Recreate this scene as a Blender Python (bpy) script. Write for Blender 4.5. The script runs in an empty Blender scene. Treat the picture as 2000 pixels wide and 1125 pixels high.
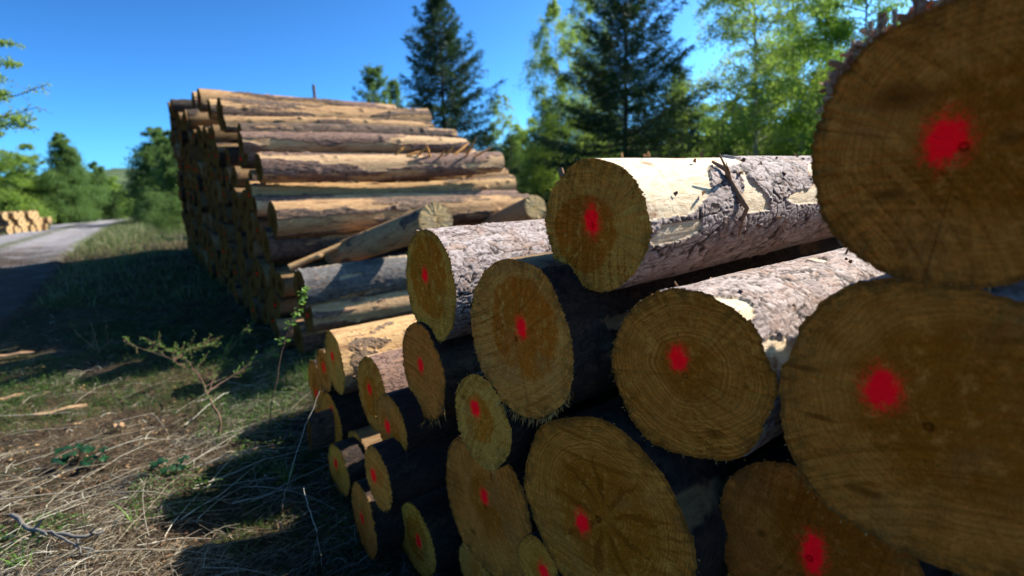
import bpy, math, random
import numpy as np
from mathutils import Matrix, Vector
S = bpy.context.scene
COL = S.collection
rad = math.radians
rng = np.random.default_rng(7)

# ------------------------------------------------------------------ camera
FPX = 1070.0; CAMZ = 1.5
PITCH = math.atan(187 / FPX); ROLL = rad(2.7)
f0 = np.array([0, math.cos(PITCH), -math.sin(PITCH)])
u0 = np.array([0, math.sin(PITCH), math.cos(PITCH)])
r0 = np.array([1.0, 0, 0])
UP = u0 * math.cos(ROLL) + r0 * math.sin(ROLL)
RT = r0 * math.cos(ROLL) - u0 * math.sin(ROLL)
CAM = np.array([0, 0, CAMZ])
cd = bpy.data.cameras.new('camera'); co = bpy.data.objects.new('camera', cd); COL.objects.link(co)
M = Matrix.Identity(4)
for i in range(3):
    M[i][0] = RT[i]; M[i][1] = UP[i]; M[i][2] = -f0[i]; M[i][3] = CAM[i]
co.matrix_world = M
cd.sensor_width = 36; cd.lens = 36 * FPX / 2000; cd.clip_start = 0.05; cd.clip_end = 2000
cd.dof.use_dof = True; cd.dof.focus_distance = 1.65; cd.dof.aperture_fstop = 1.8
S.camera = co

def at(x, y, Y):
    "point of the place seen in direction (x, y), Y metres ahead"
    d = f0 + RT * ((x - 1000) / FPX) - UP * ((y - 562.5) / FPX)
    return CAM + d * (Y / d[1])

# ------------------------------------------------------------------ numpy noise
def _h(ix, iy, iz, seed):
    h = (ix.astype(np.int64) * 374761393 + iy.astype(np.int64) * 668265263 + iz.astype(np.int64) * 2147483647 + seed * 974634777) & 0xFFFFFFFF
    h = ((h ^ (h >> 13)) * 1274126177) & 0xFFFFFFFF
    h = ((h ^ (h >> 16)) * 2246822519) & 0xFFFFFFFF
    h = h ^ (h >> 15)
    return (h & 0xFFFFFF) / float(0xFFFFFF)
def vnoise(P, seed=0):
    i = np.floor(P).astype(np.int64); f = P - i; f = f * f * (3 - 2 * f)
    out = 0
    for a in (0, 1):
        for b in (0, 1):
            for c in (0, 1):
                w = (f[:, 0] if a else 1 - f[:, 0]) * (f[:, 1] if b else 1 - f[:, 1]) * (f[:, 2] if c else 1 - f[:, 2])
                out = out + w * _h(i[:, 0] + a, i[:, 1] + b, i[:, 2] + c, seed)
    return out * 2 - 1
def fbm(P, seed=0, o=4, g=.5):
    s = 0; a = 1; t = 0
    for k in range(o):
        s = s + a * vnoise(P * (2.03 ** k) + k * 7.3, seed + k); t += a; a *= g
    return s / t
def voronoi(P, seed=0):
    i = np.floor(P).astype(np.int64)
    n = len(P); d1 = np.full(n, 9.); d2 = np.full(n, 9.); cell = np.zeros(n); off = np.zeros((n, 3))
    for a in (-1, 0, 1):
        for b in (-1, 0, 1):
            for c in (-1, 0, 1):
                x = i[:, 0] + a; y = i[:, 1] + b; z = i[:, 2] + c
                q = np.stack([x + _h(x, y, z, seed), y + _h(x, y, z, seed + 1), z + _h(x, y, z, seed + 2)], 1)
                v = P - q; d = np.sqrt((v * v).sum(1))
                m = d < d1
                d2 = np.where(m, d1, np.minimum(d2, d))
                cell = np.where(m, _h(x, y, z, seed + 3), cell)
                off = np.where(m[:, None], v, off)
                d1 = np.where(m, d, d1)
    return d1, d2, cell, off
def sstep(a, b, x):
    t = np.clip((x - a) / (b - a), 0, 1); return t * t * (3 - 2 * t)

# ------------------------------------------------------------------ mesh helpers
def mesh(name, V, faces, attrs=None, smooth=True):
    "faces: list of int arrays (n,k)"
    if isinstance(faces, np.ndarray): faces = [faces]
    me = bpy.data.meshes.new(name)
    V = np.asarray(V, dtype=np.float32)
    me.vertices.add(len(V)); me.vertices.foreach_set('co', V.ravel())
    li = np.concatenate([f.ravel() for f in faces]).astype(np.int32)
    tot = np.concatenate([np.full(len(f), f.shape[1]) for f in faces])
    st = np.concatenate([[0], np.cumsum(tot)[:-1]]).astype(np.int32)
    me.loops.add(len(li)); me.loops.foreach_set('vertex_index', li)
    me.polygons.add(len(st)); me.polygons.foreach_set('loop_start', st)
    me.polygons.foreach_set('use_smooth', np.full(len(st), smooth))
    for k, a in (attrs or {}).items():
        a = np.asarray(a, dtype=np.float32)
        if a.ndim == 1:
            at_ = me.attributes.new(k, 'FLOAT', 'POINT'); at_.data.foreach_set('value', a)
        else:
            at_ = me.attributes.new(k, 'FLOAT_VECTOR', 'POINT'); at_.data.foreach_set('vector', a.ravel())
    me.update(); me.validate()
    return me
def ob(name, me, mat=None, parent=None):
    o = bpy.data.objects.new(name, me); COL.objects.link(o)
    if mat is not None and me is not None and len(me.materials) == 0: me.materials.append(mat)
    if parent is not None: o.parent = parent
    return o
def tag(o, label, cat, group=None, kind=None):
    if label:
        o['label'] = label
        if not 4 <= len(label.split()) <= 16: print('LABEL', label)
    if cat: o['category'] = cat
    if group: o['group'] = group
    if kind: o['kind'] = kind
    return o
def grid_faces(n, m, wrap=False):
    "n rows (first index) by m columns; wrap closes columns"
    mm = m if wrap else m - 1
    i, j = np.meshgrid(np.arange(n - 1), np.arange(mm), indexing='ij')
    j2 = (j + 1) % m
    return np.stack([i * m + j, (i + 1) * m + j, (i + 1) * m + j2, i * m + j2], -1).reshape(-1, 4)
def tube(pts, rads, n=6):
    pts = np.asarray(pts, float); rads = np.asarray(rads, float)
    t = np.gradient(pts, axis=0); t /= np.linalg.norm(t, axis=1)[:, None] + 1e-9
    a = np.cross(t, [0.13, 0.21, 0.97] if abs(t[0][2]) < .9 else [1, 0.1, 0]); a /= np.linalg.norm(a, axis=1)[:, None] + 1e-9
    b = np.cross(t, a)
    th = np.arange(n) * 2 * math.pi / n
    V = pts[:, None] + rads[:, None, None] * (a[:, None] * np.cos(th)[None, :, None] + b[:, None] * np.sin(th)[None, :, None])
    return V.reshape(-1, 3), grid_faces(len(pts), n, True)
class Acc:
    def __init__(s): s.V = []; s.F = {}; s.n = 0; s.A = []
    def add(s, V, F, a=None):
        if isinstance(F, np.ndarray): F = [F]
        V = np.asarray(V, float).reshape(-1, 3)
        for f in F: s.F.setdefault(f.shape[1], []).append(f + s.n)
        s.V.append(V); s.n += len(V)
        s.A.append(np.zeros(len(V)) if a is None else np.broadcast_to(a, (len(V),)))
    def mesh(s, name, smooth=True):
        return mesh(name, np.concatenate(s.V), [np.concatenate(f) for f in s.F.values()], {'tint': np.concatenate(s.A)}, smooth)
def cards(P, D, N, L, W, tint):
    "diamond leaf blades: base P, direction D, side N"
    D = D / (np.linalg.norm(D, axis=1)[:, None] + 1e-9)
    s = np.cross(D, N); s /= np.linalg.norm(s, axis=1)[:, None] + 1e-9
    up = np.cross(s, D)
    V = np.stack([P, P + D * (L * .45)[:, None] + s * W[:, None] + up * (L * .06)[:, None], P + D * L[:, None], P + D * (L * .45)[:, None] - s * W[:, None] + up * (L * .06)[:, None]], 1)
    n = len(P)
    F = np.arange(n * 4).reshape(n, 4)
    return V.reshape(-1, 3), F, np.repeat(tint, 4)
def ribbons(P, D, L, W, bend, lift, tint, k=4):
    "curved thin strips; D horizontal-ish direction, bend sideways, lift = arc height"
    n = len(P); t = np.linspace(0, 1, k)
    Z = np.array([0, 0, 1.0])
    s = np.cross(D, Z); s /= np.linalg.norm(s, axis=1)[:, None] + 1e-9
    c = P[:, None] + D[:, None] * (L[:, None] * t)[..., None] + s[:, None] * (bend[:, None] * t ** 2)[..., None] + Z * (lift[:, None] * 4 * (t * (1 - t)))[..., None]
    r = rng.random((n, 1, 1)) * 3
    sd = s[:, None] * np.cos(r) + Z * np.sin(r)
    w = (W[:, None] * (1 - .75 * t))[..., None]
    V = np.stack([c - sd * w, c + sd * w], 2)      # n,k,2,3
    base = (np.arange(n) * k * 2)[:, None]
    j = np.arange(k - 1)[None] * 2
    F = np.stack([base + j, base + j + 1, base + j + 3, base + j + 2], -1).reshape(-1, 4)
    return V.reshape(-1, 3), F, np.repeat(tint, k * 2)

# ------------------------------------------------------------------ material helpers
class N:
    def __init__(s, name):
        s.m = bpy.data.materials.new(name); s.m.use_nodes = True
        s.t = s.m.node_tree; s.t.nodes.clear()
        s.out = s.n('ShaderNodeOutputMaterial')
    def n(s, t, **k):
        x = s.t.nodes.new(t)
        for a, b in k.items(): setattr(x, a, b)
        return x
    def l(s, a, b): s.t.links.new(a, b)
    def inp(s, sock, v):
        if isinstance(v, bpy.types.NodeSocket): s.l(v, sock)
        elif isinstance(v, (tuple, list)) and len(v) == 3 and sock.type == 'RGBA': sock.default_value = (*v, 1)
        else: sock.default_value = v
    def math(s, op, a, b=0.0, c=None, clamp=False):
        x = s.n('ShaderNodeMath', operation=op, use_clamp=clamp); s.inp(x.inputs[0], a); s.inp(x.inputs[1], b)
        if c is not None: s.inp(x.inputs[2], c)
        return x.outputs[0]
    def mix(s, f, a, b, mode='MIX'):
        x = s.n('ShaderNodeMix', data_type='RGBA', blend_type=mode); s.inp(x.inputs[0], f); s.inp(x.inputs[6], a); s.inp(x.inputs[7], b)
        return x.outputs[2]
    def mapr(s, v, a, b, c=0.0, d=1.0, smooth=True):
        x = s.n('ShaderNodeMapRange', interpolation_type='SMOOTHSTEP' if smooth else 'LINEAR')
        s.inp(x.inputs[0], v); x.inputs[1].default_value = a; x.inputs[2].default_value = b; x.inputs[3].default_value = c; x.inputs[4].default_value = d
        return x.outputs[0]
    def noise(s, vec, scale, detail=3, rough=.55, dist=0.0, out=0):
        x = s.n('ShaderNodeTexNoise'); s.l(vec, x.inputs['Vector']); x.inputs['Scale'].default_value = scale
        x.inputs['Detail'].default_value = detail; x.inputs['Roughness'].default_value = rough; x.inputs['Distortion'].default_value = dist
        return x.outputs[out]
    def vor(s, vec, scale, feature='F1', out=0):
        x = s.n('ShaderNodeTexVoronoi', feature=feature); s.l(vec, x.inputs['Vector']); x.inputs['Scale'].default_value = scale
        return x.outputs[out]
    def coord(s, which='Object', scale=(1, 1, 1), rot=(0, 0, 0), loc=(0, 0, 0)):
        c = s.n('ShaderNodeTexCoord'); m = s.n('ShaderNodeMapping'); s.l(c.outputs[which], m.inputs[0])
        m.inputs['Scale'].default_value = scale; m.inputs['Rotation'].default_value = rot; m.inputs['Location'].default_value = loc
        return m.outputs[0]
    def ramp(s, v, stops):
        x = s.n('ShaderNodeValToRGB'); s.inp(x.inputs[0], v)
        e = x.color_ramp.elements
        while len(e) < len(stops): e.new(.5)
        for q, (p, c) in zip(e, stops): q.position = p; q.color = (*c, 1)
        return x.outputs[0]
    def attr(s, name, out=2):
        x = s.n('ShaderNodeAttribute', attribute_name=name); return x.outputs[out]
    def bump(s, h, strength=.5, dist=.01):
        x = s.n('ShaderNodeBump'); s.inp(x.inputs['Height'], h); x.inputs['Strength'].default_value = strength; x.inputs['Distance'].default_value = dist
        return x.outputs[0]
    def bsdf(s, col, rough=.8, normal=None, spec=.3, trans=None):
        x = s.n('ShaderNodeBsdfPrincipled'); s.inp(x.inputs['Base Color'], col); s.inp(x.inputs['Roughness'], rough)
        x.inputs['Specular IOR Level'].default_value = spec
        if normal is not None: s.l(normal, x.inputs['Normal'])
        sh = x.outputs[0]
        if trans is not None:
            t = s.n('ShaderNodeBsdfTranslucent'); s.inp(t.inputs[0], trans[1])
            m = s.n('ShaderNodeMixShader'); m.inputs[0].default_value = trans[0]; s.l(sh, m.inputs[1]); s.l(t.outputs[0], m.inputs[2]); sh = m.outputs[0]
        s.l(sh, s.out.inputs[0]); return s.m

def bark_material(name, tones, crackc, wood, stain, lichen=.2, seed=0.0, streak=False):
    tones, wood = [tuple(c * .56 for c in q) for q in tones], [tuple(c * .68 for c in q) for q in wood]
    k = N(name); bk = k.attr('bk', 1)
    sp = k.n('ShaderNodeSeparateXYZ'); k.l(bk, sp.inputs[0])
    strip, crack, cell = sp.outputs
    v = k.coord('Object', loc=(seed, seed, seed))
    vs = k.coord('Object', scale=(1, .22, 1), loc=(seed, 0, seed))
    info = k.n('ShaderNodeObjectInfo').outputs['Random']
    n1 = k.noise(v, 30, 5, .65); n2 = k.noise(vs, 70, 4, .6); n3 = k.noise(v, 7, 3)
    base = k.ramp(k.math('ADD', k.math('MULTIPLY', cell, .6), k.math('MULTIPLY', n1, .45)), [(0.2, tones[0]), (.5, tones[1]), (.8, tones[2])])
    base = k.mix(k.mapr(n2, .35, .7, 0, .55), base, tones[0])
    base = k.mix(k.mapr(k.noise(v, 14, 4, .7), .55, .75, 0, lichen), base, (.30, .32, .27))
    base = k.mix(k.mapr(k.noise(v, 5, 3, .7), .55, .68, 0, .5), base, tones[2])
    base = k.mix(crack, base, crackc)
    w = k.mix(k.mapr(n2, .42, .68, 0, .8), wood[0], wood[1])
    w = k.mix(k.mapr(k.noise(k.coord('Object', scale=(1, .16, 1), loc=(0, seed, 0)) if streak else v, 24 if streak else 9, 5, .7), .5 if streak else .52, .7, 0, 1), w, stain)
    w = k.mix(k.mapr(k.noise(vs, 160, 3, .6), .58, .72, 0, .6), w, stain)
    c = k.mix(strip, base, w)
    hb = k.math('ADD', k.math('MULTIPLY', n1, .6), k.math('MULTIPLY', k.noise(vs, 140, 4, .65), .5))
    return k.bsdf(c, .85, k.bump(hb, .8, .012 if streak else .006), .25)

PINE = [(.26, .165, .14), (.74, .61, .57), (.50, .29, .19)]
B_hero = bark_material('pine_bark', PINE, (.03, .018, .013), ((1.0, .80, .55), (.82, .58, .32)), (.24, .11, .05), .1)
B_dark = bark_material('shade_darkened_bark', [(.035, .022, .016), (.075, .048, .034), (.12, .065, .035)], (.012, .008, .005), ((.30, .18, .08), (.2, .11, .045)), (.08, .035, .016), .1, 7.7)  # bark colour darkened to stand for the deep shade among stacked logs
B_cream = bark_material('peeling_pine_bark', [(.2, .12, .07), (.38, .25, .16), (.45, .26, .12)], (.05, .03, .02), ((.74, .45, .20), (.50, .27, .10)), (.17, .07, .03), .1, 3.1, True)
B_brown = bark_material('brown_spruce_bark', [(.09, .055, .038), (.25, .155, .11), (.42, .23, .13)], (.03, .02, .012), ((.60, .35, .16), (.42, .21, .08)), (.12, .055, .025), .15, 5.7, True)
B_grey = bark_material('grey_smooth_bark', [(.14, .125, .12), (.25, .235, .23), (.28, .19, .13)], (.05, .04, .035), ((.55, .40, .24), (.36, .24, .14)), (.14, .08, .045), .4, 9.3)
B_pink = bark_material('reddish_scaly_bark', [(.20, .11, .08), (.40, .24, .18), (.46, .24, .14)], (.06, .03, .02), ((.72, .46, .24), (.50, .27, .11)), (.22, .1, .05), .1, 12.2, True)

def face_material(name, pith=(0, 0), heart=.1, R=.17, dot=None, dotr=.02, sap=(.60, .33, .06), core=(.42, .19, .03), ang=.4, star=False, seed=0.0, ringc=.5, cracks=.18, dv=1.0, ring_bark=.0, hs=.8, knots=()):
    k = N(name)
    v = k.coord('Object', loc=(seed, 0, -seed))
    o = k.n('ShaderNodeTexCoord').outputs['Object']
    sp = k.n('ShaderNodeSeparateXYZ'); k.l(o, sp.inputs[0])
    wn = k.noise(v, 7, 2, .5, out=1); ws = k.n('ShaderNodeSeparateColor'); k.l(wn, ws.inputs[0])
    dx = k.math('ADD', k.math('SUBTRACT', sp.outputs[0], pith[0]), k.math('MULTIPLY', k.math('SUBTRACT', ws.outputs[0], .5), .05))
    dz = k.math('ADD', k.math('SUBTRACT', sp.outputs[2], pith[1]), k.math('MULTIPLY', k.math('SUBTRACT', ws.outputs[1], .5), .05))
    r = k.math('SQRT', k.math('ADD', k.math('MULTIPLY', dx, dx), k.math('MULTIPLY', dz, dz)))
    an = k.math('ARCTAN2', dz, dx)
    ring = k.n('ShaderNodeTexNoise', noise_dimensions='1D'); k.l(k.math('MULTIPLY', r, 1.0), ring.inputs['W'])
    ring.inputs['Scale'].default_value = 170; ring.inputs['Detail'].default_value = 2; ring.inputs['Roughness'].default_value = .7
    rg = k.mapr(ring.outputs[0], .35, .65)
    HS = hs
    hm = k.mapr(k.math('ADD', r, k.math('MULTIPLY', k.math('SUBTRACT', k.noise(v, 16, 3), .5), heart * .35)), heart * HS, heart * (2 - HS), 1, 0)
    col = k.mix(hm, sap, core)
    col = k.mix(k.math('MULTIPLY', rg, ringc), col, (core[0] * .62, core[1] * .55, core[2] * .5))
    # patchy tone of the raw wood
    col = k.mix(k.mapr(k.noise(v, 11, 5, .65), .42, .72, 0, .55), col, (core[0] * .62, core[1] * .58, core[2] * .6))
    col = k.mix(k.mapr(k.noise(k.coord('Object', loc=(seed + 9, 0, 3)), 5, 3, .6), .5, .68, 0, .5), col, (sap[0] * .6, sap[1] * .70, sap[2] * 1.1))
    col = k.mix(k.mapr(k.noise(v, 30, 5, .75), .5, .68, 0, .7), col, (min(1, sap[0] * 1.2), sap[1] * 1.22, sap[2] * 1.3))
    # saw marks: straight streaks across the cut
    sv = k.coord('Object', scale=(3, 1, 110), rot=(0, ang, 0), loc=(seed, 0, 0))
    saw1 = k.noise(sv, 1.0, 3, .7)
    ax_ = k.math('ADD', sp.outputs[0], R * 3 * math.cos(ang * 2.3)); az_ = k.math('ADD', sp.outputs[2], R * 3 * math.sin(ang * 2.3))
    arc = k.n('ShaderNodeTexNoise', noise_dimensions='1D'); k.l(k.math('SQRT', k.math('ADD', k.math('MULTIPLY', ax_, ax_), k.math('MULTIPLY', az_, az_))), arc.inputs['W'])
    arc.inputs['Scale'].default_value = 60; arc.inputs['Detail'].default_value = 4; arc.inputs['Roughness'].default_value = .7
    saw = k.math('ADD', k.math('MULTIPLY', saw1, .45), k.math('MULTIPLY', arc.outputs[0], .55))
    col = k.mix(k.math('MULTIPLY', k.mapr(saw, .47, .62, 0, .75), k.mapr(k.noise(v, 5, 2), .35, .65, .25, 1)), col, (core[0] * .5, core[1] * .45, core[2] * .45))
    fuzz = k.noise(k.coord('Object', scale=(1, 1, .45), rot=(0, ang + 1.2, 0)), 330, 3, .75)
    col = k.mix(k.mapr(fuzz, .52, .72, 0, .6), col, (core[0] * .32, core[1] * .3, core[2] * .35))
    col = k.mix(k.mapr(fuzz, .46, .3, 0, .35), col, (min(1, sap[0] * 1.3), sap[1] * 1.35, sap[2] * 1.6))
    # drying checks
    an1 = k.n('ShaderNodeTexNoise', noise_dimensions='1D'); k.l(an, an1.inputs['W']); an1.inputs['Scale'].default_value = 4.3; an1.inputs['Detail'].default_value = 3
    ck = k.math('MULTIPLY', k.mapr(k.math('ABSOLUTE', k.math('SUBTRACT', an1.outputs[0], .5)), 0, .012, 1, 0), k.mapr(r, heart * .1, heart * .9, 1, 0))
    col = k.mix(k.math('MULTIPLY', ck, cracks), col, (.10, .05, .02))
    if star:
        s_ = k.math('ABSOLUTE', k.math('SINE', k.math('ADD', k.math('MULTIPLY', an, 4.5), k.math('MULTIPLY', k.noise(v, 9, 4, .7), 3.4))))
        wd = k.mapr(r, R * .1, R * .76, .7, .0, False)
        st = k.math('MULTIPLY', k.mapr(k.math('SUBTRACT', s_, wd), -.14, .0, 1, 0), k.math('MULTIPLY', k.mapr(r, R * .05, R * .2), k.mapr(r, R * .6, R * .74, 1, 0)))
        col = k.mix(k.math('MULTIPLY', k.math('MULTIPLY', st, k.mapr(k.noise(v, 30, 4, .7), .3, .6, .35, 1)), .7), col, (core[0] * .38, core[1] * .32, core[2] * .5))
    for (kx_, kz_, kr_, kw_) in knots:      # branch knot: dark eye with a grain swirl round it
        a_ = k.math('MULTIPLY', k.math('SUBTRACT', sp.outputs[0], kx_), kw_); b_ = k.math('SUBTRACT', sp.outputs[2], kz_)
        kr = k.math('ADD', k.math('SQRT', k.math('ADD', k.math('MULTIPLY', a_, a_), k.math('MULTIPLY', b_, b_))), k.math('MULTIPLY', k.math('SUBTRACT', k.noise(v, 40, 4, .7), .5), kr_ * .7))
        col = k.mix(k.mapr(kr, kr_ * .3, kr_ * 1.5, .75, 0), col, (core[0] * .28, core[1] * .25, core[2] * .5))
        col = k.mix(k.math('MULTIPLY', k.mapr(kr, kr_ * .2, kr_ * .45, 0, 1), k.mapr(kr, kr_ * .45, kr_ * .7, .4, 0)), col, (core[0] * .8, core[1] * .9, core[2]))
    # weathered, dirty rim
    rim = k.attr('rim')
    dirt = k.math('MULTIPLY', k.mapr(rim, .74, 1.0), k.mapr(k.noise(v, 26, 5, .75), .44, .60))
    col = k.mix(k.math('MULTIPLY', dirt, .6), col, (.11, .05, .012))
    if ring_bark: col = k.mix(k.math('MULTIPLY', k.mapr(k.math('ADD', rim, k.math('MULTIPLY', k.math('SUBTRACT', k.noise(v, 20, 3), .5), .04)), .957, .970), ring_bark), col, (.09, .035, .010))
    spk = k.math('MULTIPLY', k.mapr(k.noise(v, 110, 3, .7), .60, .70), k.mapr(k.noise(v, 6, 3), .38, .6))
    col = k.mix(k.math('MULTIPLY', spk, .7), col, (.06, .03, .008))
    h = k.math('ADD', k.math('MULTIPLY', fuzz, .6), k.math('MULTIPLY', saw, .8))
    nrm = k.bump(h, 1.0, .006)
    if dot is not None:
        ex = k.math('SUBTRACT', sp.outputs[0], dot[0]); ez = k.math('MULTIPLY', k.math('SUBTRACT', sp.outputs[2], dot[1]), dv)
        dr = k.math('SQRT', k.math('ADD', k.math('MULTIPLY', ex, ex), k.math('MULTIPLY', ez, ez)))
        dr = k.math('ADD', dr, k.math('MULTIPLY', k.math('SUBTRACT', k.noise(v, 42, 5, .8), .5), dotr * 2.0))
        core_m = k.mapr(dr, dotr * .6, dotr * 1.12, .96, 0)
        mist = k.math('MULTIPLY', k.mapr(dr, dotr * .8, dotr * 1.6, 1, 0), k.mapr(k.noise(v, 200, 3, .7), .36, .66, 0, .6))
        dm = k.math('MAXIMUM', core_m, mist)
        d = k.n('ShaderNodeBsdfDiffuse'); k.inp(d.inputs[0], k.mix(k.mapr(fuzz, .45, .75, 0, .35), (2.6, .006, .018), (.9, .004, .01))); k.l(nrm, d.inputs['Normal'])
        k.bsdf(col, .95, nrm, .0)
        b = [q for q in k.t.nodes if q.bl_idname == 'ShaderNodeBsdfPrincipled'][0]
        m = k.n('ShaderNodeMixShader'); k.l(dm, m.inputs[0]); k.l(b.outputs[0], m.inputs[1]); k.l(d.outputs[0], m.inputs[2]); k.l(m.outputs[0], k.out.inputs[0])
        return k.m
    return k.bsdf(col, .95, nrm, .0)

def tint_material(name, stops, rough=.7, trans=None, spec=.2, bump=None):
    k = N(name)
    c = k.ramp(k.attr('tint'), stops)
    r_ = k.n('ShaderNodeObjectInfo').outputs['Random']
    c = k.mix(k.math('MULTIPLY', r_, .3), c, stops[0][1])
    nrm = k.bump(k.noise(k.coord('Object'), bump[0], 4, .6), .8, bump[1]) if bump else None
    tr = None
    if trans: tr = (trans[0], k.mix(.5, c, trans[1]))
    return k.bsdf(c, rough, nrm, spec, tr)

# ------------------------------------------------------------------ log
def polar(seed, n, amp):
    r_ = np.random.default_rng(seed); th = np.arange(n) * 2 * math.pi / n
    q = np.zeros(n)
    for k in range(2, 9): q += amp / k * r_.normal() * np.cos(k * th + r_.random() * 6.28)
    return q
def log_parts(R, L, seed, nt=200, dz0=.004, vis=1.2, nzmax=420, bark=.007, cell=.03, stripfn=None, strip_bias=.1, tilt=(0, 0), amp=.02, taper=.06, bend=.02, face_rings=24, smoothb=False, knots=0, face_rough=.0015, streaky=False):
    "log lying along +Y with its sawn end at y=0 ; returns bark mesh, front face mesh, back face mesh"
    ys = [0.0]; d = dz0
    while ys[-1] < L:
        ys.append(ys[-1] + d)
        if ys[-1] > vis: d *= 1.08
        if len(ys) > nzmax: d *= 1.15
    ys = np.array(ys); ys[-1] = L
    nz = len(ys)
    th = np.arange(nt) * 2 * math.pi / nt
    shape = polar(seed, nt, amp)
    Y, T = np.meshgrid(ys, th, indexing='ij')
    tr = 1 - taper * Y / L
    rr = R * (1 + shape)[None] * tr
    P = np.stack([np.cos(T) * R, Y, np.sin(T) * R], -1).reshape(-1, 3)
    wob = fbm(P * np.array([3, 1.2, 3]) + seed * 3.1, seed, 3) * R * .035
    # bark plates
    warp = np.stack([fbm(P * 14 + q * 31, seed + q, 2) for q in (1, 2, 3)], 1) * .35
    sc = np.array([1, .42, 1]) / cell
    F1, F2, cellr, off = voronoi(P * sc + warp * 2.2 + seed * 5.3, seed + 10)
    edge = F2 - F1
    crack = (1 - sstep(.01, .09, edge)) * sstep(-.35, .25, fbm(P * 22 + seed, seed + 77, 2))
    G1, G2, c2, _ = voronoi(P * sc * 2.3 + warp + seed, seed + 30)
    tq = 4.5 * (fbm(P * np.array([17, 8, 17]) + seed * 2.1, seed + 41, 4, .6) + .6)
    terr = (np.floor(tq) + sstep(.72, 1, tq - np.floor(tq))) / 4.5
    tcell = _h(np.floor(tq), np.floor(tq * 0 + cellr * 3), np.floor(tq * 0), seed + 2)
    tedge = sstep(.62, .8, tq - np.floor(tq)) * (1 - sstep(.9, 1, tq - np.floor(tq)))
    crack = np.clip(crack + .55 * tedge, 0, 1); cellr = .5 * cellr + .5 * tcell
    plate = .55 * terr + .3 + .35 * cellr + off[:, 0] * (cellr - .5) * .6 - .12 * (1 - sstep(.02, .12, G2 - G1))
    sn = fbm(P * (np.array([8, 1.1, 8]) if streaky else np.array([4, 2.0, 4])) + seed * 1.7, seed + 50, 4, .55)
    sv = sn * 1.0 + strip_bias
    if stripfn is not None: sv = sv + stripfn(P, T.ravel(), Y.ravel())
    strip = sstep(-.02, .02, sv + fbm(P * 60, seed + 60, 2) * .06)
    if smoothb: hb = bark * (.6 + .3 * fbm(P * 30, seed + 8, 3) + .2 * plate)
    else: hb = bark * (np.clip(plate, 0, 1.3) * .8 + .2 + .06 * fbm(P * 90, seed + 8, 2)) * (1 - .7 * crack)
    hw = .0012 * fbm(P * np.array([60, 8, 60]), seed + 70, 2)
    # curled edges where bark has lifted beside bare wood
    curl = np.exp(-((sv + .03) / .03) ** 2) * bark * .6 * (fbm(P * 25, seed + 3, 2) > 0)
    h = hb * (1 - strip) + hw * strip + curl
    rk = np.zeros(len(P)); r_ = np.random.default_rng(seed + 99)
    for _ in range(knots):
        ky = r_.uniform(.2, min(L, 3.4)); kt = r_.uniform(0, 6.28); kr = r_.uniform(.02, .035)
        dt = (T.ravel() - kt + math.pi) % (2 * math.pi) - math.pi
        dd = np.sqrt((dt * R) ** 2 + (Y.ravel() - ky) ** 2)
        rk += np.exp(-(dd / kr) ** 4) * r_.uniform(.008, .022)
    rad_ = rr.ravel() + wob * sstep(0, .05, Y.ravel()) + h + rk
    x = np.cos(T).ravel() * rad_; z = np.sin(T).ravel() * rad_
    bx = bend * np.sin(Y.ravel() / L * 3.1) ; x = x + bx * (seed % 3 - 1); z = z + bx * .5 * (seed % 2)
    yy = Y.ravel()
    jag = np.random.default_rng(seed + 4).normal(size=nt) * .0022
    front = (tilt[0] * x + tilt[1] * z + np.tile(jag, nz)) * np.clip(1 - yy / .6, 0, 1)
    yy = yy + front
    V = np.stack([x, yy, z], 1)
    F = grid_faces(nz, nt, True)
    bm_ = mesh('bark', V, F, {'bk': np.stack([strip, np.clip(crack * (0 if smoothb else 1), 0, 1), cellr], 1)})
    # sawn faces
    def disk(row, sgn, rings):
        fr = np.linspace(0, 1, rings + 1)[1:]
        c = row.mean(0); nt_ = len(row)
        A = (c[None, None] + (row - c)[None] * fr[:, None, None]).reshape(-1, 3)
        A[:-nt_, 1] += face_rough * fbm(A[:-nt_] * np.array([40, 0, 90]) + seed, seed + 5, 3) * 2
        A = np.concatenate([A, c[None]])
        rim = np.concatenate([np.repeat(fr, nt_), [0]])
        Fq = grid_faces(rings, nt_, True)
        j = np.arange(nt_); Ft = np.stack([np.full(nt_, len(A) - 1), j, (j + 1) % nt_], 1)
        if sgn < 0: Fq = Fq[:, ::-1]; 
        else: Ft = Ft[:, ::-1]
        return A, [Fq, Ft], rim
    A, FF, rim = disk(V[:nt], -1, face_rings); f1 = mesh('cut_face', A, FF, {'rim': rim})
    A, FF, rim = disk(V[-nt:], 1, 3); f2 = mesh('cut_face', A, FF, {'rim': rim})
    return bm_, f1, f2, V[:nt]

def frame(axis, up=(0, 0, 1)):
    a = np.array(axis, float); a /= np.linalg.norm(a)
    x = np.cross(a, up); x /= np.linalg.norm(x); z = np.cross(x, a)
    return x, a, z
def place(o, P, axis, roll=0.0):
    x, a, z = frame(axis)
    x2 = x * math.cos(roll) + z * math.sin(roll); z2 = -x * math.sin(roll) + z * math.cos(roll)
    m = Matrix.Identity(4)
    for i in range(3): m[i][0] = x2[i]; m[i][1] = a[i]; m[i][2] = z2[i]; m[i][3] = P[i]
    o.matrix_world = m
    return x2, a, z2

PHI = rad(51)
AX = np.array([math.sin(PHI), math.cos(PHI), 0]); E1 = np.array([math.cos(PHI), -math.sin(PHI), 0])
def to_face(px, py, P):
    d = f0 + RT * ((px - 1000) / FPX) - UP * ((py - 562.5) / FPX)
    t = ((P - CAM) @ AX) / (d @ AX); Q = CAM + d * t - P
    return (float(Q @ E1), float(Q[2]))

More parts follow.
